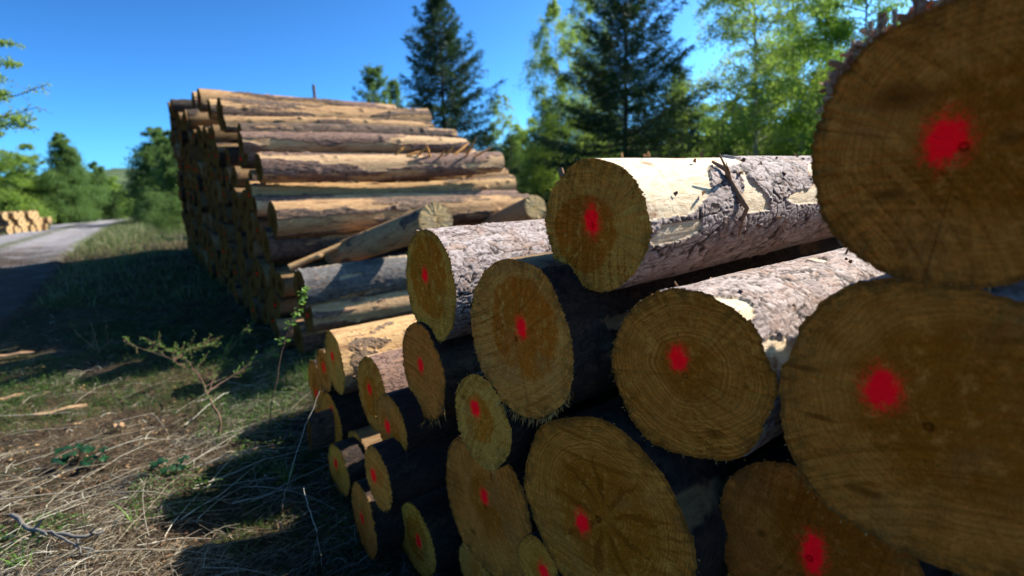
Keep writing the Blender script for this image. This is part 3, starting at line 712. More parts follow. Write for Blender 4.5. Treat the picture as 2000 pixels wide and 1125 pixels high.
# flattened slab at the left foot of the near pile
bm_, f1, f2, row = log_parts(.115, 1.6, 911, nt=90, dz0=.02, vis=1.6, bark=.006, strip_bias=-.3, amp=.05, face_rings=14)
root = ob('slab_offcut', None); place(root, at(604, 846, 3.12), AX, -.16); root.scale = (.32, 1, 1)
tag(root, 'narrow half round slab standing on edge at the left foot of the near pile', 'slab')
ob('bark', bm_, B_brown, root); ob('cut_face', f1, FACES[1], root); ob('cut_face', f2, BACK, root)

# small pile across the track
PALE = face_material('dry_cut', (0, 0), .07, .16, None, sap=(.50, .34, .17), core=(.36, .23, .10), seed=6.1, ringc=.2)
k0 = at(48, 432, 21.5); fl = float(gh([k0[0]], [k0[1]])[0])
q = 0
for zi in range(3):
    for si in range(6 - zi // 2):
        root = ob('log', None); p = protos[(zi * 5 + si) % 6]
        P = np.array([k0[0] - .1 + .05 * math.sin(q * 3) , k0[1] + si * .34 + (zi % 2) * .17 - .6, fl + .14 + zi * .27])
        place(root, P, (-.97, -.22 + .02 * math.sin(q), 0), q * .9); root.scale = (1.15, 1, 1.15)
        tag(root, 'pale log stacked in the small distant pile across the track', 'log', 'logs of the small pile across the track')
        ob('bark', p[0], None, root)
        for f_ in p[1:]:
            o_ = ob('cut_face', f_, None, root); o_.material_slots[0].link = 'OBJECT'; o_.material_slots[0].material = PALE
        q += 1

# stake behind the far pile
P = at(626, 300, 14.0); zt = at(626, 165, 14.0)[2]; zb = float(gh([P[0]], [P[1]])[0])
V, F = tube([(P[0], P[1], zb - .2), (P[0] + .02, P[1], (zb + zt) / 2), (P[0], P[1], zt)], [.045, .04, .035], 8)
a = Acc(); a.add(V, F, .2); a.add(V[-8:], np.array([[0, 1, 2, 3, 4, 5, 6, 7]]), .2)
tag(ob('stake', a.mesh('stake'), M_twig), 'thin dark stake standing up behind the top of the far pile', 'stake')

# ------------------------------------------------------------------ trees
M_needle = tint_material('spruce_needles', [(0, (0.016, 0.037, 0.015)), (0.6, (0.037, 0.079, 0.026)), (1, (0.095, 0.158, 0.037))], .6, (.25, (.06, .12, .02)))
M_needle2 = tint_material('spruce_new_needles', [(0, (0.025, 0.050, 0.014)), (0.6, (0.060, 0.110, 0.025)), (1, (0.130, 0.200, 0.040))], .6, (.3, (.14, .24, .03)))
M_birch = tint_material('birch_leaves', [(0, (0.096, 0.160, 0.032)), (0.6, (0.192, 0.288, 0.056)), (1, (0.304, 0.368, 0.088))], .55, (.55, (.45, .62, .08)))
M_leaf = tint_material('bright_leaves', [(0, (0.056, 0.112, 0.012)), (0.6, (0.112, 0.208, 0.020)), (1, (0.176, 0.288, 0.024))], .5, (.5, (.3, .5, .03)))
M_bluegreen = tint_material('willow_leaves', [(0, (0.057, 0.104, 0.033)), (0.6, (0.114, 0.190, 0.052)), (1, (0.190, 0.266, 0.067))], .6, (.45, (.22, .36, .06)))
M_trunk = tint_material('tree_bark', [(0, (0.048, 0.036, 0.028)), (1, (0.128, 0.096, 0.072))], .9, bump=(30, .01))
M_btrunk = tint_material('birch_bark', [(0, (0.200, 0.184, 0.160)), (1, (0.360, 0.344, 0.320))], .8, bump=(20, .01))
M_redtwig = tint_material('red_twigs', [(0, (.12, .05, .045)), (1, (.22, .10, .09))], .8)

def spruce_mesh(seed, H, R, z0=.02, dens=1.0, lw=1.0, sparse_top=True):
    r_ = np.random.default_rng(seed)
    tr = Acc(); zz = np.linspace(0, H, 14)
    lean = r_.normal(size=2) * .01
    cx = lambda z: np.array([lean[0] * z + .02 * math.sin(z * 1.3 + seed), lean[1] * z, z])
    V, F = tube([cx(z) for z in zz], .012 * H * (1 - zz / H) ** .9 + .008, 8); tr.add(V, F, .3)
    Ps = []; Ds = []; Ls = []; Ws = []; Ts = []
    z = H * z0
    while z < H * .985:
        f = 1 - z / H
        nb = int(r_.integers(5, 9)); a0 = r_.uniform(0, 6.28)
        whor = r_.uniform(.8, 1.15)
        for b in range(nb):
            az = a0 + b * 6.283 / nb + r_.normal() * .25
            L = R * (f ** .8) * r_.uniform(.45, 1.2) * whor + .08
            if r_.random() < .06: L *= 1.25
            n = max(4, int(L / .07)); t = np.linspace(0, 1, n)
            el = .75 * (1 - f) ** 1.2 - .15 * f
            rr = L * t; dz = L * (np.tan(el) * t - .28 * f * t + .26 * t ** 2.2)
            c0 = cx(z + r_.normal() * .04)
            pts = c0 + np.stack([np.cos(az) * rr, np.sin(az) * rr, dz], 1)
            V, F = tube(pts[::max(1, n // 4)] if n > 6 else pts[[0, -1]], np.linspace(.012, .003, len(pts[::max(1, n // 4)]) if n > 6 else 2) * (.4 + L * .5), 4); tr.add(V, F, .5)
            bd = np.array([np.cos(az), np.sin(az), .0]); sd = np.array([-np.sin(az), np.cos(az), 0])
            # twigs on both sides along the branch
            m = int(n * 3.0 * dens)
            tt = r_.random(m) ** .8 * .95 + .05
            pp = c0 + np.stack([np.cos(az) * L * tt, np.sin(az) * L * tt, L * (np.tan(el) * tt - .28 * f * tt + .26 * tt ** 2.2)], 1)
            side = r_.choice([-1, 1], m)
            tl = L * (.42 * (1 - tt) + .12) * r_.uniform(.5, 1.1, m)
            D = bd[None] * r_.uniform(.5, 1.1, (m, 1)) + sd[None] * (side * r_.uniform(.3, 1.1, m))[:, None] + np.stack([0 * tt, 0 * tt, r_.normal(size=m) * .15 - .25 * f], 1)
            D /= np.linalg.norm(D, axis=1)[:, None]
            # each twig = several needle tufts
            for q in range(4):
                u = (q + r_.random(m)) / 4
                Ps.append(pp + D * (tl * u)[:, None] + r_.normal(size=(m, 3)) * .012); Ds.append(D + r_.normal(size=(m, 3)) * .45 + np.array([0, 0, -.1]))
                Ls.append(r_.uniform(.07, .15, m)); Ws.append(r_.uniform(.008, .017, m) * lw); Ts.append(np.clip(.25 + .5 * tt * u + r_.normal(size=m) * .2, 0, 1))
        z += r_.uniform(.11, .24) * (.6 + .6 * f) * (H / 7) ** .3
    P = np.concatenate(Ps); D = np.concatenate(Ds)
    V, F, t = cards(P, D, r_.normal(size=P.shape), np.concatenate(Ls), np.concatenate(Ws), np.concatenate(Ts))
    return tr.mesh('trunk'), mesh('crown', V, F, {'tint': t}, False)

def leafy_mesh(seed, H, R, trunk_r=.06, first=.15, nlimb=26, leaf=.045, nleaf=16000, droop=.5, multi=1, spread=.35, up=.9, clump=.3):
    r_ = np.random.default_rng(seed); tr = Acc(); tips = []
    for m in range(multi):
        off = np.array([r_.normal() * .15, r_.normal() * .15, 0]) if multi > 1 else np.zeros(3)
        hh = H * (1 if m == 0 else r_.uniform(.6, .92)); ln = r_.normal(size=2) * (.04 if multi == 1 else .13)
        wob = r_.random(3) * 6
        cx = lambda z: off + np.array([ln[0] * z + .04 * math.sin(z * .9 + wob[0]), ln[1] * z + .04 * math.sin(z * .8 + wob[1]), z])
        zz = np.linspace(0, hh, 16); V, F = tube([cx(z) for z in zz], trunk_r * (1 - zz / hh * .93), 8); tr.add(V, F, .6)
        for b in range(nlimb // multi):
            f = first + (1 - first) * (b + r_.random()) / (nlimb // multi); z = hh * min(f, .97); az = r_.uniform(0, 6.28)
            u_ = (f - first) / (1 - first); fr = max(0, 1 - u_) ** .6 * (.6 + .4 * min(1, u_ * 5)) + .06
            L = R * fr * r_.uniform(.65, 1.15) + .1
            t = np.linspace(0, 1, 7)
            upv = up * (.45 + .5 * f)
            pts = cx(z) + np.stack([np.cos(az) * L * t, np.sin(az) * L * t, L * (upv * t - droop * .9 * t ** 2.5)], 1) + np.cumsum(r_.normal(size=(7, 3)) * .02 * L, 0)
            V, F = tube(pts, trunk_r * .35 * (1 - f * .6) * (1 - t * .85) + .003, 5); tr.add(V, F, .3)
            for s in range(7):
                u = r_.uniform(.25, 1); i0 = min(5, int(u * 6)); p = pts[i0] + (pts[i0 + 1] - pts[i0]) * (u * 6 - i0)
                a2 = az + r_.normal() * .9; l2 = L * r_.uniform(.2, .5)
                q = np.array([np.cos(a2), np.sin(a2), r_.uniform(-.2, .7)]) * l2
                e = p + q; e2 = e + q * .4 + np.array([0, 0, -droop * l2 * 1.2])
                V, F = tube([p, e, e2], [.006, .004, .002], 3); tr.add(V, F, .2)
                tips.append((p, e, e2, l2))
    w = np.array([q[3] for q in tips]); w /= w.sum()
    idx = r_.choice(len(tips), nleaf, p=w)
    A = np.array([q[0] for q in tips])[idx]; B = np.array([q[1] for q in tips])[idx]; C = np.array([q[2] for q in tips])[idx]
    t = r_.random((nleaf, 1)) * 1.1
    P = A * (1 - t) ** 2 + B * 2 * t * (1 - t) + C * t ** 2 + r_.normal(size=(nleaf, 3)) * clump * w[idx][:, None] * len(tips) * .16
    D = r_.normal(size=(nleaf, 3)) + np.array([0, 0, -.8])
    ct = r_.random(len(tips))[idx]
    V, F, tt = cards(P, D, r_.normal(size=(nleaf, 3)), r_.uniform(.7, 1.3, nleaf) * leaf, r_.uniform(.3, .45, nleaf) * leaf, np.clip(ct * .6 + r_.random(nleaf) * .5, 0, 1))
    return tr.mesh('trunk'), mesh('crown', V, F, {'tint': tt}, False)

def plant_tree(name, label, cat, px, ptop, Y, meshes, H0, mats, rz=0.0, group=None, wide=1.0, ybase=330):
    P = at(px, ybase, Y); x, y = P[0], P[1]; zb = float(gh([x], [y])[0]) - .05
    top = at(px, ptop, Y)[2]; sc = (top - zb) / H0
    r = ob(name, None); r.location = (x, y, zb); r.rotation_euler = (0, 0, rz); r.scale = (sc * wide, sc * wide, sc)
    tag(r, label, cat, group)
    ob('trunk', meshes[0], mats[0], r); ob('crown', meshes[1], mats[1], r)
    return r
sp1 = spruce_mesh(1, 7, 2.5, dens=1.15); sp2 = spruce_mesh(2, 7.5, 3.0, dens=1.4); sp3 = spruce_mesh(3, 5, 1.6, dens=.9)
sp4 = spruce_mesh(4, 5, 1.7, dens=.8)
bi1 = leafy_mesh(11, 7, 1.9, .06, .1, 60, .062, 42000, .7, spread=.3, up=1.0, clump=.6)
bi2 = leafy_mesh(12, 8, 1.9, .055, .1, 64, .056, 44000, .75, up=1.1, clump=.5)
bi3 = leafy_mesh(13, 6, 1.8, .05, .03, 60, .10, 36000, .5, multi=3, clump=.7)
bu1 = leafy_mesh(14, 3, 1.6, .025, .02, 50, .06, 26000, .3, multi=5, clump=.6)
bu2 = leafy_mesh(15, 4, 1.9, .035, .02, 56, .09, 28000, .25, multi=4, up=.7, clump=.7)
lf1 = leafy_mesh(16, 8, 2.2, .08, .1, 64, .066, 48000, .35, up=.7, clump=.6)
bi4 = leafy_mesh(18, 7, 1.7, .05, .03, 95, .12, 46000, .35, up=.55, clump=.8)
pi1 = spruce_mesh(17, 5, 1.4, dens=.7, lw=1.2)
T, Bk = M_trunk, M_btrunk
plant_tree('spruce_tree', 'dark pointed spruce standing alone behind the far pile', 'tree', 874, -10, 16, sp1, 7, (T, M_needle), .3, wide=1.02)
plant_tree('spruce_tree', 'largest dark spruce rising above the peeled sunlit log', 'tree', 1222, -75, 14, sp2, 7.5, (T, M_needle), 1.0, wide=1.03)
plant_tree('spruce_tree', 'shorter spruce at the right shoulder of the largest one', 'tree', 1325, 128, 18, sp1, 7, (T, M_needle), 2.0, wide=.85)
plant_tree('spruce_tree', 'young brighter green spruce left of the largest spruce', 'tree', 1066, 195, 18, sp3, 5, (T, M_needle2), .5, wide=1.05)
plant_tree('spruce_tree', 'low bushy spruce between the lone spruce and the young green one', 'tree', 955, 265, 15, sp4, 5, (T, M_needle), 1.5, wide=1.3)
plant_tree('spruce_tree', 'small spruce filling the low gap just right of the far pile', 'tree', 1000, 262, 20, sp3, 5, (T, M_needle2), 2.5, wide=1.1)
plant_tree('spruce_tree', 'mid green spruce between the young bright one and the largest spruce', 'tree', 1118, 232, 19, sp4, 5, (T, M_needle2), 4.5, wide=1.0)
plant_tree('pine_tree', 'young blue green pine with upright candle tips left of the lone spruce', 'tree', 742, 132, 20, pi1, 5, (T, M_bluegreen), .2, wide=1.1)
plant_tree('pine_tree', 'slimmer young pine close beside the lone spruce', 'tree', 782, 158, 21, pi1, 5, (T, M_bluegreen), 1.7, wide=.8)
plant_tree('birch_tree', 'tiny pale slender birch seen in the gap of sky left of the largest spruce', 'tree', 988, 182, 30, bi2, 8, (Bk, M_birch), .4, wide=.8)
plant_tree('birch_tree', 'airy birch leaning out behind the left side of the largest spruce', 'tree', 1100, 8, 17, bi1, 7, (Bk, M_birch), 2.2, wide=.62)
plant_tree('birch_tree', 'tall birch crown showing just behind the top of the largest spruce', 'tree', 1165, -60, 19, bi2, 8, (Bk, M_birch), 1.1, wide=.6)
plant_tree('birch_tree', 'tall birch with slim straight trunk right of centre', 'tree', 1482, -170, 14, bi2, 8, (T, M_birch), .9, wide=1.15)
plant_tree('birch_tree', 'full light green birch behind the slim straight trunk', 'tree', 1545, 20, 19, bi1, 7, (Bk, M_birch), 3.2, wide=1.2)
plant_tree('leafy_tree', 'bright green leafy tree at the upper right beside the huge log', 'tree', 1690, -160, 13, lf1, 8, (T, M_leaf), 0, wide=.95)
plant_tree('leafy_tree', 'rounded pale green sapling under the slim straight birch', 'tree', 1435, 165, 18, bi3, 6, (T, M_birch), 1, wide=1.0)
plant_tree('leafy_tree', 'low bright leafy growth between the shorter spruce and the slim birch', 'tree', 1375, 185, 22, bi3, 6, (T, M_leaf), 2.5, wide=1.0)
plant_tree('leafy_tree', 'dense mid green sapling right behind the peeled sunlit log', 'tree', 1590, 130, 16, bi3, 6, (T, M_leaf), 4.0, wide=1.1)
# left side of the track
plant_tree('birch_tree', 'tallest birch of the left wood, beyond the small distant pile', 'tree', 135, 258, 32, bi4, 7, (Bk, M_bluegreen), .4, wide=.8)
plant_tree('birch_tree', 'slim birch right of the tallest one in the left wood', 'tree', 185, 315, 34, bi4, 7, (Bk, M_bluegreen), 1.4, wide=.7)
plant_tree('leafy_tree', 'dark rounded tree at the left edge behind the small distant pile', 'tree', 20, 285, 30, bi3, 6, (T, M_bluegreen), .1, wide=1.3)
plant_tree('leafy_tree', 'dark shrubby tree between the left edge and the tallest left birch', 'tree', 75, 318, 31, bu2, 4, (T, M_bluegreen), .9, wide=1.0)
plant_tree('shrub', 'bright green bush just behind the small distant pile', 'shrub', 110, 352, 31, bu2, 4, (T, M_birch), 1.9, wide=.9)
plant_tree('shrub', 'low green bush at the left edge of the picture', 'shrub', 22, 362, 31, bu1, 3, (T, M_bluegreen), 2.9, wide=1.0)
plant_tree('leafy_tree', 'round tree where the track bends out of sight', 'tree', 212, 338, 38, bi3, 6, (T, M_bluegreen), 3.1, wide=1.2)
plant_tree('spruce_tree', 'small dark conifer at the end of the track', 'tree', 212, 372, 34, sp3, 5, (T, M_needle), .7, wide=1.1)
plant_tree('shrub', 'yellow green bush closing the end of the track', 'shrub', 250, 398, 40, bu2, 4, (T, M_leaf), .3, wide=1.1)
plant_tree('birch_tree', 'tall birch on the right side of the track, left of the far pile', 'tree', 303, 246, 27, bi4, 7, (Bk, M_bluegreen), 2.9, wide=1.0)
plant_tree('birch_tree', 'birch half hidden by the left corner of the far pile', 'tree', 352, 252, 25, bi4, 7, (Bk, M_birch), 5.0, wide=1.0)
plant_tree('shrub', 'pale green bush at the left foot of the far pile', 'shrub', 335, 368, 15.5, bu1, 3, (T, M_birch), .2, wide=.95)
plant_tree('shrub', 'green bush beneath the tall birch right of the track', 'shrub', 290, 362, 24, bu2, 4, (T, M_bluegreen), 1.2, wide=.9)
# woods behind everything
r_ = np.random.default_rng(77)
kinds = [(bi3, 6, M_birch), (sp3, 5, M_needle), (bi4, 7, M_bluegreen), (sp4, 5, M_needle), (bi3, 6, M_bluegreen), (sp1, 7, M_needle2)]
for q in range(44):
    px = 690 + q * 31 + r_.uniform(-15, 15); Y = r_.uniform(24, 34)
    ms, h0, mm = kinds[int(r_.integers(6))]
    top = r_.uniform(215, 300) if px > 1000 else r_.uniform(290, 330)
    plant_tree('woodland_tree', 'young tree merging into the dense wood behind the log piles', 'tree', px, top, Y, ms, h0, (T, mm), r_.uniform(0, 6), 'trees of the wood behind the log piles', wide=r_.uniform(1.0, 1.4))
for q in range(22):
    px = -120 + q * 25 + r_.uniform(-10, 10); Y = r_.uniform(44, 60)
    if 205 < px < 275: Y = 75
    ms, h0, mm = kinds[[0, 2, 4, 0, 2, 3][int(r_.integers(6))]]
    plant_tree('woodland_tree', 'distant tree in the wood line on the left beyond the track', 'tree', px, r_.uniform(335, 365) if not 200 < px < 275 else 398, Y, ms, h0, (T, mm), r_.uniform(0, 6), 'trees of the wood line beyond the track', wide=1.4)
# larch-like tree reaching into the frame from the left
def reaching():
    r_ = np.random.default_rng(9); tr = Acc(); Ps = []; Ds = []; Ts = []
    Y = 9.0; base = at(-95, 330, Y); zb = float(gh([base[0]], [base[1]])[0])
    tp = [np.array([base[0], base[1], zb + z_]) for z_ in np.linspace(0, 6, 8)]
    V, F = tube([p - np.array([base[0], base[1], zb]) for p in tp], np.linspace(.09, .02, 8), 8); tr.add(V, F, .4)
    O = np.array([base[0], base[1], zb]); red = Acc()
    spec = [(-95, 30, 22, 85, 0), (-95, 100, 30, 125, 0), (-95, 120, 5, 150, 0), (-95, 200, 45, 232, 0), (-95, 215, 92, 165, 1), (-95, 240, 75, 208, 1), (-95, 240, 60, 238, 0), (-95, 265, 12, 262, 0), (-95, 60, -10, 60, 0), (-95, 160, 20, 185, 0)]
    for (a, b, c_, d_, kd) in spec:
        A = at(a, b, Y) - O; A[0:2] = 0; B = at(c_, d_, Y - r_.uniform(0, .8)) - O
        t = np.linspace(0, 1, 9); C = (A + B) / 2 + np.array([0, 0, -.12])
        pts = A * ((1 - t) ** 2)[:, None] + C * (2 * t * (1 - t))[:, None] + B * (t ** 2)[:, None]
        V, F = tube(pts, np.linspace(.018, .004, 9), 5); (red if kd else tr).add(V, F, .4)
        for s in range(26):
            u = r_.uniform(.2, 1); p = pts[min(7, int(u * 8))] + (pts[min(8, int(u * 8) + 1)] - pts[min(7, int(u * 8))]) * r_.random()
            dd = (B - A) / np.linalg.norm(B - A) * r_.uniform(.2, .8) + r_.normal(size=3) * .45; dd /= np.linalg.norm(dd); l = r_.uniform(.08, .34) * (1.2 - u * .6)
            V, F = tube([p, p + dd * l], [.004, .0015], 3); (red if kd else tr).add(V, F, .6)
            m = 34 if not kd else 5
            uu_ = r_.random((m, 1)); Ps.append(p + dd * l * uu_ + r_.normal(size=(m, 3)) * .018); Ds.append(r_.normal(size=(m, 3))); Ts.append(r_.random(m))
    P = np.concatenate(Ps); V, F, t = cards(P, np.concatenate(Ds), r_.normal(size=P.shape), r_.uniform(.03, .055, len(P)), r_.uniform(.008, .014, len(P)), np.concatenate(Ts))
    root = ob('larch_tree', None); root.location = O; tag(root, 'larch with feathery green boughs and a reddish twig reaching in from the left edge', 'tree')
    ob('trunk', tr.mesh('trunk'), T, root); ob('crown', mesh('crown', V, F, {'tint': t}, False), M_birch, root); ob('red_branch', red.mesh('red_branch'), M_redtwig, root)
reaching()

# ------------------------------------------------------------------ ground cover
M_straw = tint_material('dry_straw', [(0, (.05, .032, .018)), (.35, (.15, .11, .07)), (.75, (.36, .31, .22)), (1, (.58, .53, .42))], .75, (.15, (.5, .4, .25)))
M_grass = tint_material('green_grass', [(0, (.03, .06, .012)), (.6, (.06, .11, .022)), (1, (.12, .17, .04))], .6, (.35, (.12, .25, .03)))
M_chip = tint_material('bark_debris', [(0, (.03, .018, .011)), (.5, (.10, .05, .028)), (1, (.34, .21, .10))], .9)
def region(n, y0, y1, r_, power=1.6):
    y = y0 + (y1 - y0) * r_.random(n) ** power
    xl = -1.02 * y - .3; xr = np.minimum(-.3 * y + .2, .62 - .0 * y)
    x = xl + (xr - xl) * r_.random(n)
    # keep off the road
    m = road_dist(x, y) > 1.55
    q = np.stack([x - .22, y - 1.437], -1); s = q @ E1[:2]; a_ = q @ AX[:2]
    m &= ~((a_ > .15) & (s > -2.9) & (a_ < 3.2))
    fq = np.stack([x - FP0[0], y - FP0[1]], -1); m &= ~((fq @ FD > -.1) & (fq @ FA[:2] > .15))
    return x[m], y[m]
r_ = np.random.default_rng(31)
x, y = region(48000, 1.7, 9.0, r_); n = len(x)
dens = fbm(np.stack([x * 1.3, y * 1.3, x * 0], 1), 91, 3); keep = (dens > -.14 + .6 * sstep(-1.7, -3.2, x)) | (r_.random(n) < .13); x = x[keep]; y = y[keep]; n = len(x)
z = gh(x, y) + r_.uniform(.0, .035, n)
flow = .55 + 1.1 * fbm(np.stack([x * .6, y * .6, x * 0], 1), 44, 2) + r_.normal(size=n) * .85
D = np.stack([np.cos(flow), np.sin(flow), r_.normal(size=n) * .07 + .03], 1) * r_.choice([-1, 1], n)[:, None]
L = r_.uniform(.03, .22, n) * r_.uniform(.5, 1.1, n)
V, F, t = ribbons(np.stack([x, y, z], 1), D, L, r_.uniform(.0006, .0023, n) ** 1.0, r_.normal(size=n) * .03, r_.uniform(0, .035, n), np.clip(r_.normal(size=n) * .28 + .5, 0, 1))
tag(ob('dry_grass', mesh('dry_grass', V, F, {'tint': t}, False), M_straw), 'matted dry straw and dead grass covering the ground left of the near pile', 'dry grass', kind='stuff')
# green blades
x, y = region(48000, 1.7, 9.0, r_, 1.4); n = len(x)
dens = fbm(np.stack([x * 1.1 + 9, y * 1.1, x * 0], 1), 12, 3); q = np.stack([x - .22, y - 1.437], -1); nearp = sstep(-1.5, -.2, q @ AX[:2])
keep = dens + .3 * nearp + .35 * sstep(3, 4.5, y) * sstep(-4.2, -2.8, x) > .06; x = x[keep]; y = y[keep]; n = len(x)
az = r_.uniform(0, 6.28, n); D = np.stack([np.cos(az) * .6, np.sin(az) * .6, r_.uniform(.4, 1.2, n)], 1)
V, F, t = ribbons(np.stack([x, y, gh(x, y) - .005], 1), D, r_.uniform(.03, .11, n), r_.uniform(.001, .0026, n), r_.normal(size=n) * .03, r_.uniform(0, .02, n), r_.random(n))
tag(ob('grass', mesh('grass', V, F, {'tint': t}, False), M_grass), 'short green grass growing through the dead straw', 'grass', kind='stuff')
x, y = region(60000, 1.9, 7.5, r_, 1.2); n = len(x)
dens = fbm(np.stack([x * 2.2 - 5, y * 2.2, x * 0], 1), 66, 3) + .28 * np.exp(-(((x + 1.9) / .7) ** 2 + ((y - 3.9) / 1.3) ** 2)); keep = dens > .24; x = x[keep]; y = y[keep]; n = len(x)
az = r_.uniform(0, 6.28, n); D = np.stack([np.cos(az), np.sin(az), r_.uniform(-.1, .5, n)], 1)
V, F, t = cards(np.stack([x, y, gh(x, y) + r_.uniform(.0, .06, n)], 1), D, np.array([0, 0, 1.0]) + r_.normal(size=(n, 3)) * .4, r_.uniform(.012, .03, n), r_.uniform(.004, .009, n), r_.random(n))
tag(ob('ground_weeds', mesh('ground_weeds', V, F, {'tint': t}, False), M_grass), 'low small leafed green weeds spreading in patches among the straw', 'weeds', kind='stuff')
# verge further along the track and around the piles
a = Acc()
n = 42000; tt = r_.uniform(-8, 45, n) ; side = r_.choice([-1, 1], n, p=[.65, .35]); dist = 1.5 + np.abs(r_.normal(size=n)) * 1.6
cc = road_center(tt); xy = cc + RDn[None] * (side * dist)[:, None]
x, y = xy[:, 0], xy[:, 1]; m = (y > 7)
fq = np.stack([x - FP0[0], y - FP0[1]], -1); m &= ~((fq @ FD > -.1) & (fq @ FA[:2] > .1) & (fq @ FD < 8.5)); x = x[m]; y = y[m]; n = len(x)
az = r_.uniform(0, 6.28, n); D = np.stack([np.cos(az) * .5, np.sin(az) * .5, r_.uniform(.5, 1.2, n)], 1)
V, F, t = ribbons(np.stack([x, y, gh(x, y) - .01], 1), D, r_.uniform(.06, .22, n), r_.uniform(.004, .009, n), r_.normal(size=n) * .05, r_.uniform(0, .04, n), np.clip(r_.random(n), 0, 1), 3)
tag(ob('verge_grass', mesh('verge_grass', V, F, {'tint': t}, False), tint_material('verge_grass', [(0, (0.060, 0.090, 0.022)), (0.5, (0.112, 0.143, 0.045)), (0.7, (0.255, 0.217, 0.120)), (1, (0.360, 0.315, 0.195))], .7, (.3, (.25, .35, .08)))), 'mixed green and straw coloured grass on the verges of the gravel track', 'grass', kind='stuff')
# grass behind, between the two piles
n = 9000; s = r_.uniform(0, 4, n); a_ = r_.uniform(-.1, 1, n)
x = -2.0 + s * .8 + a_ * .9; y = 4.3 + s * .6 - a_ * .6; m = r_.random(n) < .9; x = x[m]; y = y[m]; n = len(x)
az = r_.uniform(0, 6.28, n); D = np.stack([np.cos(az) * .5, np.sin(az) * .5, r_.uniform(.6, 1.2, n)], 1)
V, F, t = ribbons(np.stack([x, y, gh(x, y) - .01], 1), D, r_.uniform(.06, .26, n), r_.uniform(.0015, .004, n), r_.normal(size=n) * .05, r_.uniform(0, .03, n), r_.random(n))
tag(ob('grass', mesh('grass', V, F, {'tint': t}, False), M_grass), 'taller fresh grass growing in the gap between the two log piles', 'grass', kind='stuff')
# debris: bark crumbs and wood chips
x, y = region(30000, 1.7, 8.5, r_, 1.5); n = len(x)
dens = fbm(np.stack([x * .9, y * .9, x * 0], 1), 55, 3) + .35 * sstep(-1.2, -3, x - 0 * y); keep = dens > r_.uniform(-.4, .5, n); x = x[keep]; y = y[keep]; n = len(x)
az = r_.uniform(0, 6.28, n); D = np.stack([np.cos(az), np.sin(az), r_.normal(size=n) * .3], 1)
V, F, t = cards(np.stack([x, y, gh(x, y) + r_.uniform(0, .02, n)], 1), D, np.array([0, 0, 1.0]) + r_.normal(size=(n, 3)) * .5, r_.uniform(.008, .03, n) * np.where(r_.random(n) < .06, 3.0, 1.0), r_.uniform(.003, .010, n) * np.where(r_.random(n) < .06, 2.0, 1.0), r_.random(n) ** 1.6)
tag(ob('bark_debris', mesh('bark_debris', V, F, {'tint': t}, False), M_chip), 'crumbs of bark and wood chips scattered over the soil', 'debris', kind='stuff')

def gp(px, py, lift=0.0):
    "ground point seen in a direction"
    d = f0 + RT * ((px - 1000) / FPX) - UP * ((py - 562.5) / FPX)
    t = 1.0
    for _ in range(60):
        Q = CAM + d * t; gz = float(gh([Q[0]], [Q[1]])[0]); t += (Q[2] - gz) / (-d[2]) * .7 if d[2] < 0 else .1
    return CAM + d * t + np.array([0, 0, lift])
def chip(px, py, L, w, az, label, tint, name='wood_chip'):
    P = gp(px, py, .045); D = np.array([math.cos(az), math.sin(az), .05]); s = np.array([-D[1], D[0], 0])
    n = 7; u = np.linspace(-1, 1, n); V = []
    for q in u:
        ww = w * (1 - .75 * q ** 4) * (1 + .15 * math.sin(q * 9))
        for k_ in (-1, -.3, .4, 1): V.append(P + D * L * q * .5 + s * ww * k_ + np.array([0, 0, .012 * (1 - k_ * k_) + .006 * math.sin(q * 5)]))
    V = np.array(V); B = V - np.array([0, 0, .012])
    a = Acc(); F = grid_faces(n, 4); a.add(np.concatenate([V, B]), [F[:, ::-1], F + n * 4], tint)
    e = []
    for i in range(n - 1):
        e += [[i * 4, (i + 1) * 4, (i + 1) * 4 + n * 4, i * 4 + n * 4], [i * 4 + 3, i * 4 + 3 + n * 4, (i + 1) * 4 + 3 + n * 4, (i + 1) * 4 + 3]]
    a.add(np.concatenate([V, B]), np.array(e), tint)
    tag(ob(name, a.mesh(name, False), M_flake), label, 'wood chip')
chip(118, 812, .34, .026, .5, 'long orange wood splinter lying on the brown soil', 1.0)
chip(20, 786, .20, .03, .6, 'broad brown bark strip at the left edge', .75)
chip(235, 842, .07, .025, .2, 'small tan wood chip in the middle of the straw', .9)
chip(30, 700, .35, .03, .2, 'pale bark strip lying in the shadow edge at the far left', .8)

